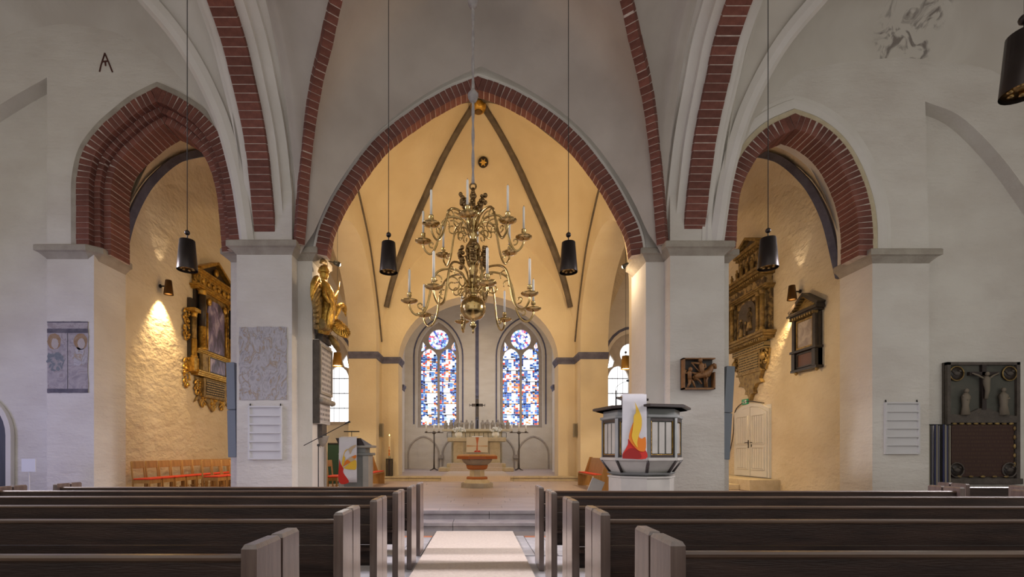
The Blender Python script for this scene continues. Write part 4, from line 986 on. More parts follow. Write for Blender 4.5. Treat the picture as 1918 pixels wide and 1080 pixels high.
m = MB(); m.prism([(-.17, .02), (-.08, .1), (.0, .03), (.1, .11), (.2, .02)], -.007, 0); m.build('red_marks', C_R, ap_)
rt = thing('altar_rail', 'black metal grille standing on the altar', 'grille', (-.08, 23.95, CHAN + .36 + 1.26))
for z in (.02, .25): MB().box(-1.48, 1.48, -.012, .012, z - .012, z + .012).build('bar', BLACKM, rt)
for i in range(14): x = -1.47 + 2.94 * i / 13; MB().box(x - .012, x + .012, -.012, .012, 0, .26).build('upright', BLACKM, rt)
re = thing('retable_shelf', 'stone retable shelf behind the altar carrying figurines', 'shelf', (-.08, 24.75, CHAN))
MB().box(-1.3, 1.3, -.1, .15, 0, 1.97).build('support', CREAMST, re); MB().box(-1.78, 1.7, -.2, .2, 1.97, 2.09, bev=.01).build('slab', CREAMST, re)
figx = [835, 845, 854, 864, 874, 884, 904, 913, 923, 933, 942, 951]
fig0 = None
for i, fx in enumerate(figx):
    loc = (px(fx, 0, 24.75)[0], 24.75, CHAN + 2.09)
    if fig0 is None:
        fig0 = thing('figurine', 'x', 'figurine', loc, group='stone figurines on the retable')
        MB().lathe([(.075, 0), (.085, .05), (.10, .15), (.12, .27), (.11, .34), (.05, .38)], n=10).build('robe', SKIN_ST, fig0)
        MB().ball((0, 0, .425), .055, 8, 1, 1, 1.15).build('head', SKIN_ST, fig0)
        MB().tube([(-.09, -.05, .30), (0, -.12, .22), (.09, -.05, .30)], .028, 6).build('arms', SKIN_ST, fig0); o = fig0
    else: o = copy_tree(fig0); o.location = loc
    s_ = .92 + .12 * ((i * 7) % 5) / 4; o.scale = (s_, s_, s_)
    tag(o, 'small robed stone figurine on the retable, %s from the left' % ORD[i], 'figurine', 'stone figurines on the retable')
cx_ = thing('altar_cross', 'dark metal cross with open ends behind the altar', 'cross', (px(894, 0, 24.7)[0], 24.72, CHAN + 2.09))
MB().box(-.03, .03, -.02, .02, 0, .45).build('stem', BLACKM, cx_)
MB().box(-.075, .075, -.03, .03, .62, 1.55).build('upright', DSTONE, cx_); MB().box(-.27, .27, -.03, .03, 1.16, 1.30).build('crossbar', DSTONE, cx_)
for (a, b) in ((-.33, 1.225), (.33, 1.225), (0, 1.66), (0, .55)):
    m = MB()
    for dx, dz, w_, h_ in ((-.06, 0, .012, .07), (.06, 0, .012, .07), (0, 0, .06, .014)): m.box(a + dx - w_, a + dx + w_, -.03, .03, b + dz - h_, b + dz + h_)
    m.build('end_fitting', BLACKM, cx_)
for sx, nm in ((-.97, 'left'), (.85, 'right')):
    v = thing('flower_vase', 'white vase of white blossoms on the %s side of the altar' % nm, 'flowers', (sx, 23.65, CHAN + .36 + 1.26))
    MB().lathe([(.10, 0), (.17, .06), (.19, .17), (.15, .24), (.16, .26)], n=14).build('vase', CANDLE, v)
    rnd = random.Random(4 if sx < 0 else 5); m = MB(); stm = MB()
    for i in range(70):
        a, e, r_ = rnd.uniform(0, 2 * PI), rnd.uniform(.0, 1.3), rnd.uniform(.16, .34)
        q = (r_ * math.cos(e) * math.cos(a), r_ * math.cos(e) * math.sin(a), .28 + r_ * .75 * math.sin(e)); m.ball(q, rnd.uniform(.02, .045), 5)
        if i % 4 == 0: stm.tube([(0, 0, .2), q], .005, 4)
    m.build('blossoms', FLOWER, v)['kind'] = 'stuff'; stm.build('stems', mat('pale_stem', (.30, .34, .22), .8), v)['kind'] = 'stuff'
bo = thing('altar_book', 'open white book on the altar table', 'book', (-.05, 23.45, CHAN + .36 + 1.268))
MB().box(-.27, .0, -.13, .15, 0, .05, bev=.01).build('left_pages', PAPER, bo); MB().box(.0, .27, -.13, .15, 0, .05, bev=.01).build('right_pages', PAPER, bo)
def candle(loc, r, h, m_, lab, grp, lit=False):
    c = thing('candle', lab, 'candle', loc, 0, grp)
    MB().lathe([(r, 0), (r, h * .97), (r * .6, h)], n=10).build('wax', m_, c); MB().tube([(0, 0, h), (0, 0, h + .02)], .003, 4).build('wick', BLACKM, c)
    if lit: MB().lathe([(.0, h + .01), (.014, h + .03), (.011, h + .05), (0, h + .085)], n=8).build('flame', FLAME, c)
    return c
for X, nm in ((px(813, 0, 23.6)[0], 'left'), (px(972, 0, 23.6)[0], 'right')):
    cs = thing('candle_stand', 'tall dark iron candle stand %s of the altar' % nm, 'candle stand', (X, 23.6, CHAN), 0, 'iron candle stands beside the altar')
    MB().tube([(0, 0, .06), (0, 0, .6), (.01, 0, 1.2), (0, 0, 1.84)], [.045, .032, .036, .03], 8).build('shaft', DSTONE, cs)
    for i in range(4):
        a = PI / 4 + PI / 2 * i; MB().tube([(0, 0, .12), (.14 * math.cos(a), .14 * math.sin(a), .05), (.26 * math.cos(a), .26 * math.sin(a), .015)], [.035, .028, .015], 6).build('foot', DSTONE, cs)
    MB().box(-.46, .46, -.03, .03, 1.84, 1.88, bev=.008).build('crossbar', DSTONE, cs); MB().lathe([(.03, 1.78), (.09, 1.82), (.09, 1.89), (.03, 1.9)], n=12).build('hub', DSTONE, cs)
    for q, dx in enumerate((-.38, 0, .24) if nm == 'left' else (-.36, 0, .34)):
        MB().lathe([(.03, 1.88), (.07, 1.90), (.07, 1.915)], c=(dx, 0, 0), n=12).build('drip_pan', DSTONE, cs)
        candle((X + dx, 23.6, CHAN + 1.915), .04, (.40, .36, .40)[q] if nm == 'left' else (.36, .44, .36)[q], CANDLE, 'ivory candle on the %s candle stand, %s' % (nm, ('left', 'middle', 'right')[q]), 'candles on the stands')
ps = thing('paschal_candle_stand', 'black open metal candle stand on the chancel step', 'candle stand', (-3.35, 18.1, CHAN))
for sx in (-.1, .1):
    for sy in (-.1, .1): MB().box(sx - .014, sx + .014, sy - .014, sy + .014, 0, .66).build('leg', BLACKM, ps)
MB().box(-.115, .115, -.115, .115, .63, .66).build('top', BLACKM, ps); MB().box(-.05, .05, -.05, .05, 0, .63).build('core', DBROWN, ps); MB().box(-.115, .115, -.115, .115, 0, .025).build('base', BLACKM, ps)
pc = candle((-3.35, 18.1, CHAN + .66), .045, .84, CANDLEY, 'tall lit paschal candle with red emblem', 'paschal candle', True); del pc['group']
for (a, b, w_, h_) in ((0, .28, .012, .09), (0, .29, .035, .012), (0, .16, .022, .05), (0, .42, .014, .02)): MB().box(a - w_, a + w_, -.052, -.044, b - h_, b + h_).build('emblem', C_O, pc)
for X, nm in ((-3.62, 'left'), (3.62, 'right')):
    sp = thing('wall_speaker', 'small grey loudspeaker on the %s choir wall' % nm, 'speaker', (X, 18.0, 1.95))
    MB().box(-.06, .06, -.09, .09, 0, .52, bev=.012).build('case', mat('beige_speaker', (.34, .30, .22), .6), sp); MB().box(-.045, .045, -.096, -.09, .03, .49).build('grille', mat('speaker_grille', (.2, .18, .13), .8), sp)

# ================================================================== LAMPS
# ---- brass chandelier
CHX, CHY = px(886, 0, 7.0)[0], 7.0
def zpx(y, d): return CAMZ + (VPY - y) * d / F_PX
ZB = zpx(625, 7.0)
CHN = thing('chandelier', 'large two-tiered brass chandelier hanging before the chancel arch', 'chandelier', (CHX, CHY, ZB))
def rz_(y): return zpx(y, 7.0) - ZB
prof = [(.004, rz_(625)), (.02, rz_(620)), (.012, rz_(616)), (.045, rz_(612)), (.05, rz_(608)), (.02, rz_(603)), (.05, rz_(599)), (.12, rz_(596)), (.175, rz_(588)), (.187, rz_(577)), (.17, rz_(566)), (.11, rz_(559)), (.05, rz_(556)),
        (.06, rz_(551)), (.085, rz_(545)), (.06, rz_(540)), (.07, rz_(532)), (.10, rz_(527)), (.07, rz_(521)), (.05, rz_(514)), (.065, rz_(507)), (.05, rz_(501)), (.08, rz_(497)), (.115, rz_(481)), (.10, rz_(479)), (.10, rz_(472)), (.115, rz_(469)), (.105, rz_(461)), (.06, rz_(453)),
        (.05, rz_(447)), (.075, rz_(441)), (.05, rz_(435)), (.06, rz_(426)), (.09, rz_(420)), (.05, rz_(413)), (.10, rz_(408)), (.12, rz_(401)), (.09, rz_(394)), (.04, rz_(390)), (.035, rz_(372)), (.05, rz_(366)), (.03, rz_(360)), (.02, rz_(352))]
MB().lathe(prof, n=20).build('baluster', BRASS, CHN)
m = MB(); m.tube([(.045 * math.cos(a), 0, rz_(349) + .045 * math.sin(a)) for a in [2 * PI * i / 14 for i in range(15)]], .012, 6); m.build('hanging_ring', BRASSD, CHN)
def arm_curve(R, zp, z0, hgt):
    return smooth_curve([(.07, 0, z0), (.16, 0, z0 + hgt * .75), (.32, 0, z0 + hgt), (.48 * R / .8, 0, z0 + hgt * .62), (.58 * R / .8, 0, zp - .02), (.66 * R / .8, 0, zp - .15), (R - .07, 0, zp - .15), (R - .01, 0, zp - .07), (R, 0, zp)], 5)
def curl(cx, cz, r, a0, turns, sgn=1):
    n = 22; return [(cx + r * (1 - .75 * i / n) * math.cos(a0 + sgn * turns * 2 * PI * i / n), 0, cz + r * (1 - .75 * i / n) * math.sin(a0 + sgn * turns * 2 * PI * i / n)) for i in range(n + 1)]
DIRS = ['front', 'front right', 'right', 'back right', 'back', 'back left', 'left', 'front left']
for tier, R, zp, z0, hgt, ph in (('upper', .735, rz_(452), rz_(430), .20, -5), ('lower', .92, rz_(575), rz_(540), .26, 12)):
    base = MB(); base.tube(arm_curve(R, zp, z0, hgt), [.016] * 30 + [.014] * 11, 8); a0 = base.build('arm', BRASS, CHN)
    for nm, cv in (('scroll', curl(.30, z0 + .03, .12, PI * .4, 1.1)), ('scroll', curl(.17, z0 - .08, .075, PI * .9, 1.0, -1)), ('scroll', curl(.46 * R / .8, z0 + .10, .075, PI * 1.2, .9, -1)), ('leaf_curl', curl(.66 * R / .8, zp - .02, .055, -PI * .6, .8))):
        q = MB(); q.tube(cv, .010, 6); q.build(nm, BRASS, a0)
    q = MB(); q.lathe([(.012, -.02), (.05, -.012), (.085, .0), (.118, .018), (.122, .026), (.085, .012), (.02, .01)], c=(R, 0, zp + .01), n=18); q.build('drip_pan', BRASS, a0)
    q = MB(); q.lathe([(.015, .01), (.035, .03), (.04, .05), (.022, .062), (.022, .075), (.036, .09), (.03, .125), (.034, .135)], c=(R, 0, zp + .01), n=12); q.build('candle_socket', BRASS, a0)
    for i in range(8):
        ang = math.radians(ph + 45 * i); rot = ang - PI / 2
        o = a0 if i == 0 else copy_tree(a0, CHN)
        o.rotation_euler = (0, 0, rot)
        wx, wy = CHX + R * math.cos(rot), CHY + R * math.sin(rot)
        candle((wx, wy, ZB + zp + .145), .0155 if tier == 'upper' else .0165, (.34, .36, .33, .35)[i % 4], CANDLE, 'slim white candle on the %s chandelier tier, %s' % (tier, DIRS[i]), 'candles on the %s tier of the chandelier' % tier)
    # ornamental flower sprigs between the arms
rnd = random.Random(2)
for zz, r0, r1, hh, n_ in ((rz_(405), .06, .18, .26, 6), (rz_(475), .13, .20, -.02, 6)):
    for i in range(n_):
        a = 2 * PI * (i + .5) / n_; q = MB()
        top = (r1 * math.cos(a), r1 * math.sin(a), zz + hh)
        q.tube([(r0 * math.cos(a), r0 * math.sin(a), zz), ((r0 + r1) / 2 * math.cos(a), (r0 + r1) / 2 * math.sin(a), zz + hh * .6), top], .008, 5)
        for j in range(13):
            f = j / 12; zz2 = zz + (hh * f if hh > 0 else (.22 * f - .16)); rr = r0 + (r1 - r0) * (f if hh > 0 else 1)
            q.ball((rr * math.cos(a) + rnd.uniform(-.03, .03), rr * math.sin(a) + rnd.uniform(-.03, .03), zz2), rnd.uniform(.024, .036), 6)
        q.build('flower_sprig', BRASSD, CHN)
rp_ = thing('chandelier_rope', 'twisted grey rope with turned knobs carrying the chandelier', 'rope', (CHX, CHY, zpx(349, 7)))
ztop = zn(CHX, CHY) - zpx(349, 7) - .02
tw = MB()
for ph in (0, PI): tw.tube([(.010 * math.cos(ph + t * 9), .010 * math.sin(ph + t * 9), .035 + t) for t in [i * .05 for i in range(int((ztop - .04) / .05))]], .014, 6)
tw.build('strands', ROPE, rp_)
for yk in (180, 4): MB().lathe([(.02, -.10), (.05, -.07), (.075, -.02), (.08, .02), (.05, .06), (.025, .10)], c=(0, 0, zpx(yk, 7) - zpx(349, 7)), n=14).build('turned_knob', ROPE, rp_)
# ---- pendant lamps
def pendant(x, y, zb, lab, body=LAMPM, r=.128, h=.42, zc_=None, lit=False, grp='bronze pendant lamps'):
    p_ = thing('pendant_lamp', lab, 'pendant lamp', (x, y, zb), 0, grp)
    m = MB(); m.lathe([(r, 0), (r * .74, h), (r * .70, h), (r * .96, .01)], n=24, cap=False); m.lathe([(0, h - .004), (r * .74, h)], n=24, cap=False); m.build('shade', body, p_)
    MB().lathe([(0, .05), (r * .95, .03), (r * .93, .05), (0, .07)], n=20).build('reflector', GLOWD if lit else LAMPI, p_)
    if not lit:
        for i in range(7): a = 2 * PI * i / 7; q = MB(); q.lathe([(0, 0), (.02, .002), (.02, .03), (0, .03)], c=(r * .6 * math.cos(a), r * .6 * math.sin(a), .015), n=8); q.build('reflector_cup', LAMPI, p_)
    MB().ball((0, 0, h + .11), .037, 10).build('ball', LAMPM, p_); MB().tube([(0, 0, h), (0, 0, h + .11)], .008, 6).build('stem', BLACKM, p_)
    MB().tube([(0, 0, h + .1), (0, 0, zc_ - zb)], .0055, 6).build('cable', BLACKM, p_)
pendant(-4.12, 6.8, 3.97, 'bronze pendant lamp hanging before the left aisle arch', zc_=10.0, r=.135)
pendant(-1.27, 6.8, 3.94, 'bronze pendant lamp left of the chandelier', zc_=zn(-1.27, 6.8))
pendant(1.275, 6.8, 3.94, 'bronze pendant lamp right of the chandelier', zc_=zn(1.275, 6.8))
pendant(4.10, 6.8, 4.0, 'bronze pendant lamp hanging before the right aisle arch', zc_=10.0, r=.135)
pendant(3.98, 3.5, 4.02, 'bronze pendant lamp cut by the right picture edge', zc_=9.9, r=.135)
BRL = mat('gold_lamp_shade', (.40, .24, .07), .35, .9)
for X, nm, d_, pxx in ((0, 'left', 14.6, 632), (0, 'right', 14.6, 1172)):
    X = px(pxx, 0, d_)[0]; zb_ = zpx(685 if nm == 'left' else 691, d_)
    pendant(X, d_, zb_, 'small gold pendant lamp glowing in the %s choir arch' % nm, BRL, .15, .40, 8.14, True, 'glowing pendant lamps of the choir')
    light('pendant_bulb', 'SPOT', (X, d_, zb_ - .03), 150, WARM2, (X, d_, 0), spot=2.2, radius=.1)
    X2 = 4.95 * (-1 if nm == 'left' else 1)
    pendant(X2, 12.6, 4.1, 'added gold pendant lamp out of sight behind the %s nave pier' % nm, BRL, .15, .40, zch(4.95, 12.6), True, 'glowing pendant lamps of the choir')
    light('pendant_bulb', 'POINT', (X2, 12.6, 4.0), 105, WARM, radius=.12)  # bulb of the added pendant, hidden from view to light the chapel
# ---- track spotlights at the chancel arch
def spot_head(loc, tgt, lab, power, ang):
    s_ = thing('spotlight', lab, 'spotlight', loc, 0, 'spotlights behind the chancel arch')
    d_ = (Vector(tgt) - Vector(loc)).normalized(); s_.rotation_euler = d_.to_track_quat('Z', 'Y').to_euler()
    MB().lathe([(.04, -.14), (.055, -.12), (.06, .0), (.055, .0), (.05, -.02)], n=14, cap=False).build('housing', BLACKM, s_)
    MB().lathe([(0, -.012), (.05, -.01), (.0, -.008)], n=14, cap=False).build('lens', GLOWW, s_); MB().lathe([(0, -.14), (.04, -.14)], n=14, cap=False).build('rear', BLACKM, s_)
    MB().ball((0, 0, .0), .042, 10).build('bulb', GLOWW, s_)
    MB().tube([(0, 0, -.1), tuple(s_.rotation_euler.to_matrix().inverted() @ (Vector((math.copysign(3.62 if loc[1] < 11.3 else 3.72, loc[0]), loc[1], loc[2] + .1)) - Vector(loc)))], .012, 6).build('arm', BLACKM, s_)
    light('spot_beam', 'SPOT', tuple(Vector(loc) + d_ * .08), power, WARM, tgt, spot=ang, blend=.7, radius=.06)
spot_head(px(613, 473, 11.2), (0.5, 15.5, 9.5), 'glaring spotlight at the top of the left pier, upper one', 290, 2.2)
spot_head(px(635, 495, 11.6), (1.6, 17.5, 5.0), 'glaring spotlight at the top of the left pier, lower one', 320, 1.9)
spot_head(px(1186, 473, 11.2), (-.5, 15.5, 9.5), 'glaring spotlight at the top of the right pier, upper one', 290, 2.2)
spot_head(px(1168, 499, 11.6), (-1.6, 17.5, 5.0), 'glaring spotlight at the top of the right pier, lower one', 320, 1.9)
light('spot_beam', 'SPOT', px(1166, 503, 11.6), 420, WARM2, (-3.6, 10.85, 3.6), spot=.62, blend=.8, radius=.06)  # extra beam with no spotlight head, added to brighten the memorial
light('spot_beam', 'SPOT', px(637, 499, 11.6), 200, WARM2, (3.6, 10.85, 4.2), spot=.62, blend=.8, radius=.06)  # second headless beam, added to brighten the right jamb
for X, s in ((-3.57, -1), (3.6, 1)): light('pier_fill', 'POINT', (X * .86, 11.15, 5.35), 22, WARM2, radius=.05)  # point lights without a lamp, added to brighten sculpture and jambs
# ---- wall sconces
def sconce(x, y, z, sgn, lab):
    s_ = thing('wall_sconce', lab, 'wall lamp', (x, y, z), 0, 'bronze wall sconces')
    m = MB(); m.lathe([(.115, -.2), (.075, .17), (.07, .17), (.10, -.19)], n=20, cap=False); m.build('shade', mat('sconce_bronze', (.17, .095, .04), .35, .9), s_)
    MB().lathe([(0, -.10), (.09, -.12), (0, -.125)], n=14, cap=False).build('bulb', GLOWD, s_)
    MB().tube([(0, 0, .02), (sgn * .22, 0, .02)], .018, 8).build('arm', LAMPM, s_); MB().lathe([(.05, 0), (.05, .02)], n=14).build('wall_plate', LAMPM, s_)
    s_.children[-1].matrix_basis = Matrix.Translation((sgn * .20, 0, .02)) @ Matrix.Rotation(sgn * PI / 2, 4, 'Y')
    light('sconce_down', 'SPOT', (x, y, z - .14), 420, WARM, (x + sgn * .28, y + (.1 if sgn < 0 else .55), z - 1.9), spot=1.35, blend=.75, radius=.05)
    light('sconce_up', 'SPOT', (x, y, z + .18), 22, WARM2, (x + sgn * .15, y, z + 2), spot=.8, blend=.5, radius=.02)
sconce(-8.06, 12.5, zpx(537, 12.5), -1, 'bronze wall sconce shining down the left chapel wall')
sconce(8.06, 12.35, zpx(547, 12.35), 1, 'bronze wall sconce shining down the right chapel wall')

# ================================================================== MONUMENTS
PAINT_B = blotch_mat('dark_blue_painting', [(0, (.015, .012, .02)), (.42, (.05, .045, .09)), (.55, (.16, .14, .30)), (.68, (.42, .38, .55)), (1, (.10, .05, .05))], 3.0, (1.4, 1, .7), .35)
PAINT_G = blotch_mat('grey_painting', [(0, (.10, .08, .08)), (.45, (.30, .26, .25)), (.6, (.45, .40, .38)), (1, (.14, .08, .06))], 4.0, (1, 1, 1), .4)
RELIEF = blotch_mat('carved_relief', [(0, (.02, .014, .008)), (.45, (.09, .06, .03)), (.58, (.36, .25, .10)), (1, (.55, .40, .18))], 6, (1, 1, 1), .6, 6, .5, .9)
GRELIEF = blotch_mat('gilt_relief', [(0, (.03, .018, .008)), (.42, (.14, .08, .02)), (.55, (.62, .38, .08)), (1, (.75, .5, .14))], 7, (1, 1, 1), .45, 6, .5, .9, .5)
INS_D = text_mat('gold_on_black_text', (.015, .013, .012), (.50, .38, .18), 14, .52)
INS_G = text_mat('dark_on_gilt_text', (.36, .27, .12), (.05, .04, .02), 13, .55)
INS_W = text_mat('black_on_marble_text', (.56, .54, .54), (.08, .07, .08), 9, .5, 14)
INS_B = text_mat('gold_on_brown_text', (.05, .020, .014), (.105, .06, .025), 12, .45, 26)
def column(parent, x, y, z0, z1, r, shaft, gilt, lower=.3, name='column'):
    c = MB().lathe([(r * .95, z0 + (z1 - z0) * lower), (r * .95, z1 - .12)], c=(x, y, 0), n=14).build(name, shaft, parent)
    MB().lathe([(r * 1.35, z0), (r * 1.35, z0 + .04), (r * 1.08, z0 + .07), (r * 1.08, z0 + (z1 - z0) * lower), (r * .95, z0 + (z1 - z0) * lower + .02)], c=(x, y, 0), n=14).build('gilded_drum', gilt, c)
    MB().lathe([(r, z1 - .14), (r * 1.15, z1 - .10), (r * 1.1, z1 - .07), (r * 1.5, z1)], c=(x, y, 0), n=14).build('capital', gilt, c)
def scroll_mesh(x, z, s, seed, y=-.05):
    """flat openwork scroll ornament"""
    m = MB(); rnd = random.Random(seed)
    for cx, cz, r, a0, sg in ((0, .12, .15, 0, 1), (.03, -.12, .12, PI, -1), (.12, .0, .08, 1.5, 1)):
        n = 18; m.tube([(x + s * (cx + r * (1 - .7 * i / n) * math.cos(a0 + sg * 7 * i / n)), y, z + (cz + r * (1 - .7 * i / n) * math.sin(a0 + sg * 7 * i / n))) for i in range(n + 1)], [.032 - .012 * i / n for i in range(n + 1)], 6)
    for i in range(4): m.ball((x + s * rnd.uniform(-.1, .18), y - .02, z + rnd.uniform(-.2, .25)), rnd.uniform(.03, .05), 6)
    return m
def moulding(parent, x0, x1, z0, z1, out, name, m_, steps=3, dent=None):
    b = MB()
    for i in range(steps):
        f = (i + 1) / steps; b.box(x0 - out * f * .35, x1 + out * f * .35, -out * (.55 + .45 * f), 0, z0 + (z1 - z0) * i / steps, z0 + (z1 - z0) * (i + 1) / steps)
    o = b.build(name, m_, parent)
    if dent:
        n = int((x1 - x0) / .09)
        for i in range(n): MB().box(x0 + (i + .2) * (x1 - x0) / n, x0 + (i + .75) * (x1 - x0) / n, -out * .95, -out * .4, z0 - .06, z0).build('dentil', dent, o)
    return o
def pediment(parent, x0, x1, z0, h, out, m_, fill):
    xc = (x0 + x1) / 2; t = .09
    MB().prism([(x0 + .05, z0), (x1 - .05, z0), (xc, z0 + h - .05)], -out * .4, 0).build('tympanum', fill, parent)
    for s, xe in ((-1, x0), (1, x1)):
        MB().prism([(xe, z0 - .01), (xc, z0 + h - t), (xc, z0 + h), (xe + s * .06, z0 + .06)], -out, 0).build('raking_cornice', m_, parent)
    MB().box(x0 - .03, x1 + .03, -out, 0, z0 - .07, z0).build('pediment_base', m_, parent)
# --- left gilded epitaph
EL = thing('epitaph', 'tall black and gold carved epitaph on the left chapel wall', 'epitaph', (-8.29, 14.9, 2.85), PI / 2)
MB().box(-.95, .95, -.08, 0, .8, 3.75).build('back_panel', BLACKW, EL)
tb = MB().box(-.62, .62, -.14, -.02, .18, .78, bev=.02).build('cartouche', GILT2, EL)
o = MB().box(-.5, .5, -.155, -.14, .25, .72).build('inscription', INS_D, tb)
for x, s, zz, sd in ((-.78, -1, .42, 1), (.78, 1, .42, 2), (-.5, -1, .08, 3), (.5, 1, .08, 4), (0, 1, .02, 5)): scroll_mesh(x, zz, s, sd).build('scrollwork', GOLD, EL)
m = MB(); m.prism([(-.9, .75), (-.7, .3), (-.95, .0), (-.75, .12), (-.6, -.1), (-.4, .12), (-.2, -.05), (0, -.22), (.2, -.05), (.4, .12), (.6, -.1), (.75, .12), (.95, 0), (.7, .3), (.9, .75)], -.06, -.01); m.build('hanging_apron', GILT2, EL)
moulding(EL, -1.0, 1.0, .78, .92, .28, 'lower_cornice', GOLD)
MB().box(-.98, .98, -.2, 0, .92, 1.42).build('predella', BLACKW, EL)
MB().box(-.42, .42, -.22, -.2, .97, 1.37).build('predella_painting', PAINT_B, EL)
for x in (-.5, .5, -.62, .62): MB().box(x - .025, x + .025, -.235, -.2, .94, 1.40).build('gilt_bar', GOLD, EL)
for x in (-.82, .82): MB().box(x - .14, x + .14, -.3, 0, .92, 1.42, bev=.01).build('pedestal', GILT2, EL)
moulding(EL, -1.0, 1.0, 1.42, 1.54, .26, 'middle_cornice', GOLD)
fr = MB().box(-.6, .6, -.14, -.08, 1.54, 3.28).build('picture_frame', GILT2, EL)
ar = [(-.48, 1.60), (.48, 1.60)] + arch_pts(0, .48, 2.75, .42)
mesh_obj('painting', slab(ar, .02, 'xz', -.165), PAINT_B, EL)
for s in (-1, 1):
    column(EL, s * .82, -.2, 1.54, 3.28, .105, BLACKW, GOLD, .38)
    MB().box(s * .64 - .03, s * .64 + .03, -.2, -.08, 1.54, 3.28).build('gilt_pilaster', GRELIEF, EL)
    MB().tube([(s * .53, -.19, 1.6), (s * .53, -.19, 2.7)], .025, 8).build('colonnette', GOLD, EL)
    # wings with lower columns and scrolls
    MB().box(min(s * 1.0, s * 1.22), max(s * 1.0, s * 1.22), -.1, 0, 1.1, 2.95).build('wing', BLACKW, EL)
    column(EL, s * 1.13, -.14, 1.25, 2.55, .075, GILT2, GOLD, .4)
    MB().box(s * 1.13 - .14, s * 1.13 + .14, -.26, 0, 2.55, 2.66, bev=.01).build('wing_cornice', GOLD, EL); MB().box(s * 1.13 - .12, s * 1.13 + .12, -.22, 0, .85, 1.25, bev=.01).build('wing_pedestal', GOLD, EL)
    for q, zz in enumerate((1.9, 2.35, .95, .55)): scroll_mesh(s * 1.30, zz, s, 20 + q).build('scrollwork', GOLD, EL)
    MB().ball((s * .45, -.2, 3.05), .10, 8, 1, .6, 1.2).build('spandrel_angel', GOLD, EL)
moulding(EL, -1.02, 1.02, 3.28, 3.40, .30, 'architrave', GOLD)
MB().box(-1.0, 1.0, -.22, 0, 3.40, 3.68).build('frieze', GRELIEF, EL)
for i in range(7): MB().ball((-.84 + .28 * i, -.24, 3.54), .065, 7, 1, .7, 1.4).build('frieze_figure', GOLD, EL)
moulding(EL, -1.04, 1.04, 3.68, 3.82, .34, 'cornice', GOLD)
pediment(EL, -.9, .95, 3.88, .56, .24, GOLD, BLACKW)
MB().ball((0, -.16, 4.08), .10, 8, 1, .7, 1.3).build('pediment_figure', GOLD, EL)
# --- right gilt stone epitaph
ER = thing('epitaph', 'tall gilt stone epitaph with relief above the white door', 'epitaph', (8.29, 14.5, 3.15), -PI / 2)
m = MB(); m.prism([(-.62, .62), (-.5, .40), (-.6, .28), (-.32, .26), (-.2, .12), (-.24, .0), (-.1, -.02), (0, -.2), (.1, -.02), (.24, 0), (.2, .12), (.32, .26), (.6, .28), (.5, .40), (.62, .62)], -.12, 0); m.build('hanging_apron', GILT2, ER)
MB().box(-.66, .66, -.16, 0, .6, .66).build('lower_ledge', GILT2, ER)
tb = MB().box(-.58, .58, -.14, 0, .66, 1.22).build('tablet', GILT2, ER); MB().box(-.5, .5, -.15, -.14, .70, 1.18).build('inscription', INS_G, tb)
for s in (-1, 1):
    scroll_mesh(s * .72, .98, s, 31, -.1).build('scrollwork', GILT2, ER); MB().ball((s * .74, -.16, 1.0), .10, 8, 1, .9, 1.2).build('cherub_head', GILT2, ER)
    m = MB(); m.prism([(s * .62, 1.2), (s * .9, 1.2), (s * .8, .8), (s * .72, .62)][::s], -.06, 0); m.build('side_bracket', GILT2, ER)
MB().box(-.85, .85, -.18, 0, 1.22, 1.40).build('inscribed_band', INS_G, ER)
moulding(ER, -1.0, 1.0, 1.46, 1.66, .42, 'shelf_cornice', GILT2, 3, GILT2)
MB().box(-1.0, 1.0, -.1, 0, 1.66, 2.86).build('back_panel', RELIEF, ER)
rf = MB().box(-.6, .6, -.16, -.1, 1.70, 2.82).build('relief_field', RELIEF, ER)
mesh_obj('relief_arch', slab([(-.45, 1.75), (.45, 1.75)] + arch_pts(0, .45, 2.4, .36), .04, 'xz', -.2), DSTONE, ER)
def robed(x, z, h, m_, par, y=-.22, lean=0.0, nm='relief_figure'):
    q = MB(); q.tube([(x, y, z), (x + lean * .3, y, z + h * .35), (x + lean * .7, y, z + h * .7), (x + lean, y, z + h * .84)], [h * .15, h * .10, h * .14, h * .045], 8)
    q.ball((x + lean, y - .01, z + h * .91), h * .075, 8, 1, 1, 1.2); q.tube([(x + lean * .6 - h * .12, y, z + h * .74), (x, y - h * .1, z + h * .56), (x + h * .1, y - h * .09, z + h * .60)], h * .04, 6); return q.build(nm, m_, par)
for x, z, h in ((-.25, 1.76, .55), (.22, 1.85, .7), (.0, 1.76, .42)): robed(x, z, h, RELIEF, ER)
for s in (-1, 1):
    column(ER, s * .90, -.26, 1.66, 2.86, .065, GILT2, GILT2, .1); column(ER, s * .70, -.26, 1.66, 2.86, .065, GILT2, GILT2, .1)
moulding(ER, -1.0, 1.0, 2.86, 2.98, .30, 'architrave', GILT2)
MB().box(-.98, .98, -.24, 0, 2.98, 3.26).build('frieze', RELIEF, ER)
moulding(ER, -1.02, 1.02, 3.26, 3.48, .46, 'cornice', GILT2, 3, GILT2)
MB().box(-.52, .52, -.16, 0, 3.48, 4.18).build('upper_panel', RELIEF, ER)
for x, h in ((-.45, .42), (-.2, .5), (.1, .48), (.36, .5), (-.75, .35), (.75, .35)): robed(x, 3.48, h, GILT2, ER, -.24)
moulding(ER, -.52, .52, 4.18, 4.30, .28, 'upper_cornice', GILT2, 2, GILT2)
pediment(ER, -.58, .58, 4.36, .36, .26, GILT2, DSTONE)
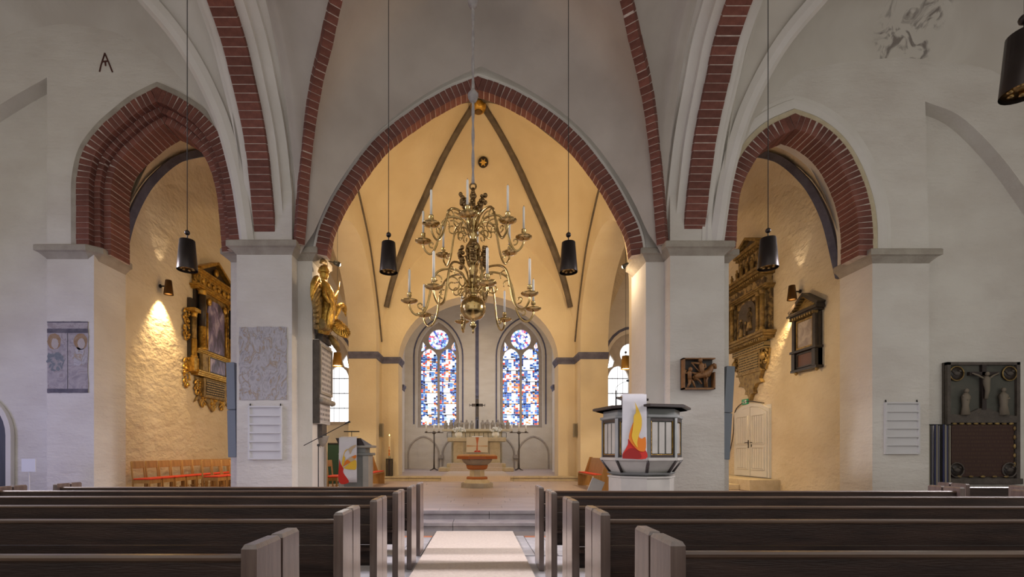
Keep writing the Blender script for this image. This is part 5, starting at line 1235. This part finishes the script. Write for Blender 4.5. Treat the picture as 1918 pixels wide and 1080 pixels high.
# --- small dark epitaph
ES = thing('epitaph', 'small dark wooden epitaph with pointed gable on the right chapel wall', 'epitaph', (8.29, 12.02, 3.42), -PI / 2)
MB().box(-.44, .44, -.10, 0, .04, 1.38).build('back_panel', BLACKW, ES)
MB().box(-.27, .27, -.12, -.10, .62, 1.26).build('painting', PAINT_G, ES)
for x0, x1, z0, z1 in ((-.31, .31, 1.26, 1.31), (-.31, .31, .57, .62), (-.31, -.27, .62, 1.26), (.27, .31, .62, 1.26)): MB().box(x0, x1, -.14, -.1, z0, z1).build('frame', GILT2, ES)
MB().box(-.26, .26, -.12, -.10, .14, .44).build('lower_panel', mat('brown_panel', (.12, .055, .04), .5), ES)
for x0, x1, z0, z1 in ((-.30, .30, .44, .47), (-.30, .30, .11, .14), (-.30, -.26, .14, .44), (.26, .30, .14, .44)): MB().box(x0, x1, -.14, -.1, z0, z1).build('frame', BLACKW, ES)
for s in (-1, 1):
    MB().box(s * .38 - .05, s * .38 + .05, -.17, 0, .55, 1.38, bev=.01).build('pilaster', BLACKW, ES); MB().box(s * .38 - .06, s * .38 + .06, -.18, 0, .06, .50, bev=.01).build('pedestal', BLACKW, ES)
    MB().lathe([(.01, -.07), (.045, -.03), (.04, .0), (.05, .02)], c=(s * .38, -.09, .02), n=10).build('pendant_knob', GILT2, ES)
MB().box(-.48, .48, -.2, 0, .50, .56).build('ledge', BLACKW, ES); MB().box(-.48, .48, -.18, 0, .02, .08).build('base_ledge', BLACKW, ES)
moulding(ES, -.46, .46, 1.40, 1.50, .24, 'cornice', BLACKW, 2, GILT2)
pediment(ES, -.50, .50, 1.54, .42, .2, BLACKW, GILT2)
for i in range(6):
    f = (i + .5) / 6
    for s in (-1, 1): MB().box(s * .44 * (1 - f) - .022, s * .44 * (1 - f) + .022, -.19, -.06, 1.55 + f * .33 - .02, 1.55 + f * .33 + .03).build('dentil', GILT2, ES)
# --- crucifixion monument at far right
EC = thing('wall_monument', 'large dark carved crucifixion monument with brown inscription in the right recess', 'monument', (10.68, 10.27, .74))
MB().box(-.77, .77, -.06, 0, 0, 2.56).build('slab', DSTONE, EC)
for x0, x1, z0, z1 in ((-.77, -.70, 0, 2.56), (.70, .77, 0, 2.56), (-.77, .77, 2.50, 2.56)): MB().box(x0, x1, -.12, -.05, z0, z1).build('frame', DSTONE, EC)
MB().box(-.77, .82, -.13, 0, -.02, .10, bev=.01).build('base_ledge', DSTONE, EC)
MB().box(-.70, .70, -.07, -.06, 1.30, 2.50).build('painted_ground', blotch_mat('grey_green_ground', [(0, (.05, .05, .045)), (.5, (.09, .09, .075)), (1, (.14, .12, .10))], 3), EC)
m = MB(); m.prism([(-.7, 1.28), (.7, 1.28), (.7, 1.42), (.4, 1.46), (.1, 1.58), (-.1, 1.58), (-.4, 1.44), (-.7, 1.46)], -.12, -.06); m.build('mound', DSTONE, EC)
MB().box(-.045, .045, -.13, -.06, 1.55, 2.50).build('cross_upright', DBROWN, EC); MB().box(-.31, .31, -.13, -.06, 2.28, 2.35).build('cross_arm', DBROWN, EC)
q = MB(); PALEF = mat('pale_carved_figure', (.20, .165, .12), .7)
q.tube([(0, -.16, 1.78), (.02, -.17, 1.95), (0, -.17, 2.10), (0, -.17, 2.2), (0, -.17, 2.25)], [.025, .04, .055, .06, .03], 8); q.ball((.01, -.18, 2.30), .038, 8, 1, 1, 1.2)
for s in (-1, 1): q.tube([(s * .05, -.17, 2.20), (s * .16, -.16, 2.27), (s * .28, -.15, 2.32)], [.022, .018, .013], 6)
q.build('crucified_figure', PALEF, EC)
robed(-.42, 1.44, .56, PALEF, EC, -.14, .02, 'mourning_figure'); robed(.40, 1.44, .58, PALEF, EC, -.14, -.02, 'mourning_figure')
MB().box(-.66, .66, -.09, -.06, .14, 1.24).build('inscription', INS_B, EC)
for i in range(9): MB().ball((-.6 + .15 * i, -.1, 1.26), .04, 6, 1.5, .6, .7).build('gilt_leaf', GILT2, EC)
for i in range(5): MB().ball((.67, -.1, .4 + .19 * i), .035, 6, .8, .6, 1.5).build('gilt_leaf', GILT2, EC); MB().ball((-.5 + .25 * i, -.1, .14), .035, 6, 1.6, .6, .7).build('gilt_leaf', GILT2, EC)
for x, z in ((-.56, 2.32), (.56, 2.32), (-.56, .28), (.56, .28)):
    r_ = MB().lathe([(0, .0), (.15, .0), (.15, .04), (0, .04)], n=20).build('roundel', BLACKW, EC); r_.matrix_basis = Matrix.Translation((x, -.06, z)) @ Matrix.Rotation(PI / 2, 4, 'X')
    q = MB(); q.tube([(.15 * math.cos(a), .15 * math.sin(a), .045) for a in [2 * PI * i / 20 for i in range(21)]], .014, 6); q.build('rim', GILT2 if z > 1 else DSTONE, r_)
    q = MB(); q.ball((0, 0, .05), .06, 8, 1.3, .8, .4); q.ball((.06, .05, .05), .03, 6); q.tube([(-.05, 0, .05), (-.1, .06, .05)], .02, 5); q.build('beast', DSTONE, r_)
# --- memorial with gilded sculpture on the left jamb
ME_ = thing('memorial', 'marble memorial with gilded trophy sculpture on the left pier jamb', 'memorial', (-3.565, 10.82, 1.62), PI / 2)
MB().box(-.45, .45, -.12, 0, .95, 2.22, bev=.015).build('tablet', MARBLE, ME_)
tb = MB().box(-.36, .36, -.135, -.12, 1.10, 2.08).build('inscription', INS_W, ME_)
for x0, x1, z0, z1 in ((-.42, .42, 2.08, 2.13), (-.42, .42, 1.05, 1.10), (-.42, -.37, 1.10, 2.08), (.37, .42, 1.10, 2.08)): MB().box(x0, x1, -.16, -.12, z0, z1).build('frame', STONE, ME_)
q = MB(); q.tube([(-.46 + .046 * i, -.16, .90 + .012 * math.sin(i * 2)) for i in range(21)], [.055 + .012 * math.sin(i * 1.9) for i in range(21)], 8); q.build('garland', SKIN_ST, ME_)
MB().box(-.42, .42, -.10, 0, .40, .86, bev=.01).build('lower_plaque', MARBLE, ME_); MB().box(-.37, .37, -.112, -.10, .45, .80).build('inscription', INS_W, ME_)
MB().box(-.47, -.42, -.14, 0, .4, 2.2).build('side_strip', DSTONE, ME_)
MB().box(-.16, .16, -.10, 0, .10, .40).build('console', DSTONE, ME_); MB().lathe([(.02, -.1), (.10, .0), (.13, .1), (.15, .14)], c=(0, -.06, 0), n=12).build('console_knob', SKIN_ST, ME_)
MB().box(-.3, .3, -.16, 0, 2.22, 2.34).build('plinth', DSTONE, ME_)
SX = -.36
q = MB(); q.tube([(SX - .02, -.2, 2.34), (SX - .04, -.25, 2.65), (SX + .06, -.27, 2.95), (SX + .02, -.22, 3.25), (SX, -.18, 3.42), (SX, -.17, 3.5)], [.12, .19, .16, .19, .14, .06], 12)
q.tube([(SX + .12, -.24, 3.28), (SX + .30, -.34, 3.22), (SX + .42, -.38, 3.42)], [.07, .05, .035], 8); q.tube([(SX - .12, -.24, 3.28), (SX - .28, -.30, 3.1), (SX - .2, -.38, 2.95)], [.07, .055, .035], 8); q.build('draped_figure', GOLD, ME_)
q = MB(); q.ball((SX + .02, -.2, 3.64), .10, 12, .9, 1, 1.15); q.tube([(SX, -.17, 3.46), (SX + .02, -.19, 3.58)], [.05, .05], 8); q.build('head', GOLD, ME_)
q = MB(); q.lathe([(.12, 0), (.125, .03), (.10, .10), (.06, .15), (.02, .17)], c=(SX + .02, -.19, 3.68), n=14); q.build('helmet', GOLD, ME_)
q = MB(); q.tube(smooth_curve([(SX - .14, -.17, 3.84), (SX - .02, -.18, 3.92), (SX + .12, -.19, 3.93), (SX + .2, -.2, 3.82)], 4), [.02, .03, .04, .05, .055, .06, .06, .06, .055, .05, .045, .04, .02], 8); q.build('plume', GILT2, ME_)
for i in range(4):
    q = MB(); q.tube(smooth_curve([(SX + .10 - .07 * i, -.30, 3.2), (SX + .14 - .10 * i, -.40, 2.95), (SX + .05 - .08 * i, -.36, 2.7), (SX + .10 - .10 * i, -.33, 2.42)], 4), [.028] * 6 + [.038] * 5 + [.03, .012], 6); q.build('drapery_fold', GOLD, ME_)
for i in range(9):
    f = i / 8; q = MB()
    q.tube(smooth_curve([(SX - .10, -.16, 3.30 - .02 * i), (SX - .36 - .06 * (1 - f), -.2, 3.42 - .12 * i), (SX - .62 + .16 * f, -.18, 3.20 - .10 * i), (SX - .70 + .34 * f, -.16, 2.92 - .055 * i)], 4), [.05] * 5 + [.058] * 4 + [.045, .035, .025, .010], 6); q.build('wing_feather', GILT2 if i > 1 else GOLD, ME_)
q = MB(); q.lathe([(0, .05), (.09, .06), (.18, .03), (.27, .0), (.27, -.03), (0, -.03)], n=28); sh = q.build('shield', GOLD, ME_)
sh.matrix_basis = Matrix.Translation((SX + .26, -.48, 2.55)) @ Matrix.Rotation(math.radians(52), 4, 'X') @ Matrix.Rotation(math.radians(-28), 4, 'Y')
for i in range(20):
    an = 2 * PI * i / 20; q = MB(); q.tube([(.07 * math.cos(an), .07 * math.sin(an), .068), (.16 * math.cos(an), .16 * math.sin(an), .05), (.25 * math.cos(an), .25 * math.sin(an), .015)], [.006, .012, .016], 5); q.build('flute', GOLD, sh)
q = MB(); q.lathe([(0, 0), (.10, 0), (.115, .02), (.115, .06), (.085, .08), (.085, .30), (.10, .32), (.10, .36), (0, .36)], n=18); cn = q.build('cannon_barrel', GILT2, ME_); cn.matrix_basis = Matrix.Translation((SX - .42, -.26, 2.46)) @ Matrix.Rotation(PI / 2, 4, 'Y')
q = MB(); q.tube(smooth_curve([(SX + .22, -.26, 2.66), (SX + .34, -.34, 2.86), (SX + .42, -.40, 3.06), (SX + .56, -.46, 3.12), (SX + .66, -.48, 3.02)], 4), [.10] * 4 + [.085] * 4 + [.07] * 4 + [.065, .07, .065, .06, .04], 10); q.tube([(SX + .65, -.48, 3.02), (SX + .70, -.49, 2.92)], [.035, .008], 8); q.build('bird_head', GOLD, ME_)
q = MB(); q.tube([(SX + .30, -.34, 2.9), (SX + .43, -.39, 3.45), (SX + .47, -.40, 3.66)], .016, 6); q.build('staff', GOLD, ME_)
for xx, hh in ((-.30, .20), (-.12, .14), (.08, .18)): MB().box(xx - .07, xx + .07, -.2, -.02, 2.34, 2.34 + hh, bev=.012).build('trophy_block', DSTONE, ME_)
q = MB(); q.tube([(-.02, -.22, 2.40), (.14, -.32, 2.22), (.26, -.34, 2.12)], [.05, .085, .05], 8); q.build('trophy_boot', GILT2, ME_)
# --- wooden relief of rider and beggar on the right pier
RX0, _, RZ1 = px(1275, 672, 9.98); RX1, _, RZ0 = px(1334, 730, 9.98)
RR = thing('wood_relief', 'square carved wooden relief of a rider and standing man on the right pier', 'relief', ((RX0 + RX1) / 2, 9.995, RZ0))
w, h = (RX1 - RX0) / 2, RZ1 - RZ0
MB().box(-w, w, -.02, 0, 0, h).build('back_board', BLACKW, RR)
for x0, x1, z0, z1 in ((-w, -w + .035, 0, h), (w - .025, w, 0, h * .55), (-w, w, 0, .03), (-w, w, h - .025, h)): MB().box(x0, x1, -.15, 0, z0, z1).build('frame', WREL, RR)
def ru_(a, b): return (-w + 2 * w * (a - 150) / 765, h * (1 - (b - 160) / 775))
def rt_(pts, rad, q, y=-.1): q.tube([(ru_(a, b)[0], y, ru_(a, b)[1]) for a, b in pts], rad, 7)
q = MB(); rt_([(430, 610), (520, 590), (640, 560), (740, 540), (800, 470), (850, 380), (885, 330)], [.04, .07, .08, .085, .065, .05, .04], q); rt_([(870, 330), (915, 340), (930, 430)], [.04, .038, .025], q, -.13)
rt_([(740, 600), (730, 720), (745, 880)], [.035, .02, .016], q); rt_([(690, 600), (705, 740), (715, 870)], [.035, .02, .016], q, -.07); rt_([(450, 640), (560, 720), (610, 800)], [.035, .02, .016], q); rt_([(420, 600), (470, 680), (520, 690)], [.03, .03, .02], q, -.07); q.build('horse', WREL, RR)
q = MB(); rt_([(600, 560), (590, 440), (590, 330), (570, 270)], [.05, .055, .06, .02], q, -.13); q.ball((*(ru_(560, 215)[0], -.14), ru_(560, 215)[1]), .045, 9, 1, 1, 1.15); rt_([(530, 300), (440, 290), (340, 285)], [.025, .02, .018], q, -.14); rt_([(650, 310), (680, 390), (600, 440)], [.025, .022, .018], q, -.15); rt_([(600, 540), (680, 580), (700, 640)], [.035, .03, .02], q, -.15); q.build('rider', WREL, RR)
q = MB(); rt_([(345, 290), (440, 410), (540, 520)], [.012, .012, .006], q, -.16); q.build('sword', WREL, RR)
q = MB(); rt_([(310, 680), (305, 590), (300, 520), (315, 470)], [.045, .045, .055, .02], q, -.12); q.ball((*(ru_(325, 440)[0], -.13), ru_(325, 440)[1]), .045, 9, 1, 1, 1.1); rt_([(330, 690), (400, 760), (450, 890)], [.035, .026, .018], q, -.11); rt_([(300, 690), (300, 790), (250, 890)], [.035, .028, .018], q, -.14); rt_([(350, 520), (430, 540), (500, 530)], [.022, .018, .014], q, -.13); rt_([(260, 530), (190, 540), (220, 460)], [.022, .018, .014], q, -.13); q.build('standing_man', WREL, RR)

# ================================================================== WALL FITTINGS
def hymn_board(x0, y0, x1, y1, lab):
    X0, _, Z1 = px(x0, y0, 9.97); X1, _, Z0 = px(x1, y1, 9.97)
    b = thing('hymn_board', lab, 'hymn board', ((X0 + X1) / 2, 9.998, Z0), 0, 'white hymn boards on the piers'); w = (X1 - X0) / 2; h = Z1 - Z0
    MB().box(-w, w, -.02, 0, 0, h).build('back', BOARDW, b)
    for s in (-1, 1): MB().box(s * w - (.035 if s > 0 else 0), s * w + (.035 if s < 0 else 0), -.05, -.02, 0, h).build('stile', BOARDW, b); MB().tube([(s * w * .9, -.02, h), (s * w * .9, -.01, h + .05)], .012, 6).build('hook', BLACKM, b)
    for i in range(7): z = i * (h - .03) / 6; MB().box(-w + .035, w - .035, -.055, -.02, z, z + .032).build('rail', BOARDW, b)
hymn_board(465, 760, 528, 860, 'white slotted hymn board on the left nave pier'); hymn_board(1657, 753, 1722, 850, 'white slotted hymn board on the far right pier')
def col_speaker(pa, pb, d, lab, s):
    a, b = Vector(px(*pa, d)), Vector(px(*pb, d)); q = thing('column_speaker', lab, 'speaker', b); L_ = (a - b).length; ang = math.atan2(a.x - b.x, a.z - b.z)
    q.rotation_euler = (0, ang, 0)
    MB().box(-.085, .085, -.07, .07, 0, L_ / 2 - .004, bev=.012).build('lower_case', GREYM, q); MB().box(-.085, .085, -.07, .07, L_ / 2 + .004, L_, bev=.012).build('upper_case', GREYM, q)
    for z in (.05, L_ - .08): MB().box(*sorted((0, s * .16)), .02, .05, z, z + .03).build('bracket', BLACKM, q)
col_speaker((434, 679), (438, 856), 10.2, 'long grey column loudspeaker at the left nave pier', 1); col_speaker((1366, 686), (1356, 860), 10.2, 'long grey column loudspeaker at the right nave pier', -1)
def fresco(x0, y0, x1, y1, d, m_, lab, extra=()):
    X0, _, Z1 = px(x0, y0, d); X1, _, Z0 = px(x1, y1, d); w = (X1 - X0) / 2
    f = thing('fresco_fragment', lab, 'wall painting', ((X0 + X1) / 2, d, Z0)); h = Z1 - Z0
    rnd = random.Random(int(x0)); out = []
    for i in range(40):
        t = i / 40 * 4; k_ = int(t); u = t - k_; j = rnd.uniform(-.012, .012)
        out.append([(-w + 2 * w * u, j), (w + j, h * u), (w - 2 * w * u, h + j), (-w + j, h * (1 - u))][k_])
    mesh_obj('plaster_skin', slab(out, .012, 'xz', -.006), m_, f)
    for nm, mm, a, b, c, e in extra: MB().box(-w + 2 * w * a, -w + 2 * w * b, -.012, -.006, h * c, h * e).build(nm, mm, f)
    return f, w, h
FR1 = blotch_mat('faded_fresco', [(0, (.20, .19, .21)), (.36, (.38, .36, .38)), (.46, (.52, .50, .52)), (.54, (.40, .38, .39)), (.60, (.40, .30, .20)), (.65, (.50, .48, .49)), (1, (.26, .27, .32))], 4.2, (1.3, 1, .8), .9, 12, 2.2, 1.0)
FR2 = blotch_mat('faded_saints_fresco', [(0, (.20, .18, .20)), (.40, (.34, .31, .33)), (.52, (.44, .40, .41)), (.60, (.33, .29, .30)), (1, (.40, .35, .33))], 3.6, (1, 1, 1.2), .9, 11, 1.8, .6)
fresco(448, 612, 537, 748, 9.99, FR1, 'worn fresco fragment above the hymn board')
DKB = mat('fresco_dark_band', (.09, .085, .11), .9, col2=(.17, .155, .18), nscale=6)
HALO = blotch_mat('fresco_halo', [(0, (.20, .12, .07)), (.5, (.34, .22, .12)), (1, (.40, .34, .30))], 9); ROBE = blotch_mat('fresco_robe', [(0, (.08, .10, .13)), (.5, (.20, .22, .24)), (.6, (.38, .34, .34)), (1, (.24, .20, .20))], 7, dist=2); FACE = blotch_mat('fresco_face', [(0, (.42, .36, .33)), (1, (.52, .47, .44))], 8)
f, w, h = fresco(89, 602, 165, 735, 9.99, FR2, 'faded fresco of two haloed saints on the far left pier', [('dark_band', DKB, 0, 1, .84, .90), ('dark_band', DKB, 0, 1, 0, .055), ('centre_line', DKB, .497, .507, .055, .84), ('upper_line', DKB, 0, 1, .985, 1)])
def blob(cx, cz, rx, rz, m_, nm, y, seed, jag=.18):
    rnd = random.Random(seed); n = 22
    pts = [(-w + 2 * w * cx + rx * math.cos(2 * PI * i / n) * (1 + rnd.uniform(-jag, jag)), h * cz + rz * math.sin(2 * PI * i / n) * (1 + rnd.uniform(-jag, jag))) for i in range(n)]
    mesh_obj(nm, slab(pts, .002, 'xz', y), m_, f)
for u, sd in ((.17, 1), (.82, 5)):
    blob(u, .72, .14, .17, HALO, 'halo', -.0085, sd, .06); blob(u + .02, .69, .075, .11, FACE, 'face', -.010, sd + 1, .08)
blob(.2, .44, .19, .20, ROBE, 'robe', -.0085, 11); blob(.8, .5, .15, .2, FR1, 'robe', -.0085, 12)
# red painted letter mark on the front wall
AM = thing('painted_mark', 'dark red painted letter A mark above the left arch', 'wall mark', px(197, 135, 9.995)); sc_ = 10 / 900 / 7.715
for nm, pts in (('stroke', [(668, 575), (690, 480), (745, 308)]), ('stroke', [(745, 308), (800, 440), (855, 580)]), ('stroke', [(710, 428), (795, 422)]), ('stroke', [(752, 428), (756, 490)])):
    q = MB(); q.tube([((a - 750) * sc_, 0, (580 - b) * sc_) for a, b in pts], .016, 5); q.build(nm, mat('oxblood_paint', (.10, .035, .025), .9), AM)
# ---- doors
D1 = st(bpy.data.objects.new('door_1', None), 'cream double door with arched head in the right chapel wall'); COL.objects.link(D1); D1.location = (8.30, 14.55, .66); D1.rotation_euler = (0, 0, -PI / 2)
MB().box(-.95, .95, -.02, .02, 0, 2.1).build('reveal', DOORW, D1)
hd = [(-.93, 0), (.93, 0), (.93, 1.98), (.5, 2.16), (0, 2.22), (-.5, 2.16), (-.93, 1.98)]
mesh_obj('door_frame', slab(hd, .05, 'xz', -.06, [[(-.85, .01), (.85, .01), (.85, 1.9), (.45, 2.06), (0, 2.11), (-.45, 2.06), (-.85, 1.9)]]), DOORW, D1)
for s in (-1, 1):
    a, b = sorted((s * .012, s * .84)); lf = mesh_obj('door_leaf', slab([(a, .015), (b, .015)] + ([(b, 1.9), (.45, 2.05), (a, 2.1)] if s > 0 else [(b, 2.1), (-.45, 2.05), (a, 1.9)]), .05, 'xz', -.075), DOORW, D1)
    for z0, z1 in ((.24, .86), (1.0, 1.82)):
        n = 5; x0, x1 = s * .425 - .29, s * .425 + .29
        MB().box(x0, x1, -.078, -.074, z0, z1).build('panel_ground', mat('door_groove', (.30, .28, .23), .7), lf)
        for i in range(n): MB().box(x0 + i * .116 + .009, x0 + (i + 1) * .116 - .009, -.087, -.075, z0 + .01, z1 - .01).build('plank', DOORW, lf)
        for q0 in ((x0 - .03, x1 + .03, z0 - .03, z0), (x0 - .03, x1 + .03, z1, z1 + .03), (x0 - .03, x0, z0, z1), (x1, x1 + .03, z0, z1)): MB().box(q0[0], q0[1], -.105, -.07, q0[2], q0[3]).build('bead', DOORW, lf)
    hn = MB().box(s * .08 - .018, s * .08 + .018, -.085, -.07, .86, 1.1).build('handle_plate', BLACKM, lf); MB().tube([(s * .08, -.085, 1.03), (s * .08, -.13, 1.03), (s * .20, -.13, 1.02)], .011, 6).build('handle', BLACKM, hn)
DS = st(bpy.data.objects.new('floor_door_steps', None), 'two stone steps below the cream chapel door'); COL.objects.link(DS)
MB().box(7.45, 8.3, 13.2, 16.2, PLAT, .64, bev=.015).build('upper_step', CREAMST, DS); MB().box(6.95, 7.45, 13.7, 16.2, PLAT, .48, bev=.015).build('lower_step', CREAMST, DS)
ex = thing('exit_sign', 'small green emergency exit sign above the cream door', 'sign', (8.285, 14.9, zpx(757, 14.9)), -PI / 2)
MB().box(-.16, .16, -.03, 0, 0, .16).build('plate', GREENS, ex); MB().box(.0, .1, -.034, -.03, .03, .13).build('doorway_symbol', SIGNW, ex); q = MB(); q.tube([(-.06, -.034, .03), (-.07, -.034, .09)], .016, 5); q.ball((-.07, -.034, .12), .016, 6, 1, .3, 1); q.build('figure_symbol', SIGNW, ex)
cb = thing('door_cable', 'dark cable looping down beside the cream door', 'cable', (8.26, 14.5, 0))
MB().tube(smooth_curve([(0, -.6, zpx(757, 13.8) + .05), (0, .3, 2.95), (0, .95, 2.72), (-.01, 1.05, 2.0), (-.02, 1.3, 1.3), (-.02, 1.65, .9)], 5), .014, 6).build('wire', DBROWN, cb)
D2 = st(bpy.data.objects.new('door_2', None), 'dark arched door in the far left recess'); COL.objects.link(D2); D2.location = (-10.72, 10.27, 0)
hd = [(-.72, 0), (.72, 0)] + arch_pts(0, .72, 1.75, .86)
mesh_obj('door_leaf', slab(hd, .05, 'xz', -.04), DOORD, D2)
for i in range(7): x = -.6 + .2 * i; MB().box(x - .09, x + .09, -.06, -.04, .02, 1.75 + .86 * math.sqrt(max(0, 1 - (abs(x) + .09) ** 2 / .62)) * .9).build('plank', DOORD, D2)
sweep([(a, -.03, b) for a, b in [(.76, 0)] + arch_pts(0, .76, 1.75, .92) + [(-.76, 0)]], (0, -1, 0), [(-.03, -.05), (.06, -.05), (.06, .06), (-.03, .06)], 'stone_surround', WHITE, D2)
ns = thing('notice_stand', 'white notice card on a thin stand at far left', 'sign', (px(55, 0, 9.3)[0], 9.3, PLAT * 0))
MB().tube([(0, 0, .02), (0, 0, 1.08)], .008, 6).build('pole', BOARDW, ns); MB().lathe([(.15, 0), (.15, .015), (.02, .025)], n=16).build('foot', BOARDW, ns); MB().box(-.135, .135, -.02, -.008, 1.02, 1.27).build('card', PAPER, ns)
# striped cloth standing at the right recess
SCL = thing('striped_banner', 'blue, cream and black striped cloth hanging beside the far right pier', 'banner', (px(1761, 0, 10.03)[0], 10.03, .3))
cols = [mat('stripe_cream', (.30, .27, .21), .9), mat('stripe_blue', (.045, .05, .12), .9), mat('stripe_black', (.02, .018, .018), .9), mat('stripe_grey', (.20, .19, .21), .9)]
zt_ = zpx(796, 10.2) - .3
for i in range(13):
    x = -.235 + .036 * i; yy = .02 * math.sin(i * 1.3)
    MB().add([(x, yy, .12), (x + .036, yy + .01, .12), (x + .036, yy + .012, .12), (x + .033, yy + .01, zt_), (x + .003, yy, zt_), (x, yy + .02, .12), (x + .036, yy + .03, .12), (x + .033, yy + .03, zt_), (x + .003, yy + .02, zt_)], [(0, 1, 3, 4), (5, 8, 7, 6), (0, 4, 8, 5), (1, 6, 7, 3), (4, 3, 7, 8), (0, 5, 6, 1)]).build('stripe', cols[(0, 2, 3, 1, 0, 1, 3, 2, 1, 0, 3, 1, 0)[i]], SCL)
MB().tube([(-.27, .015, zt_), (.27, .015, zt_)], .014, 8).build('rod', BLACKM, SCL); MB().lathe([(.06, -.3), (.06, -.1), (.04, .0), (.06, .08), (.03, .14)], c=(-.12, .02, 0), n=14).build('gilt_foot', GILT2, SCL)
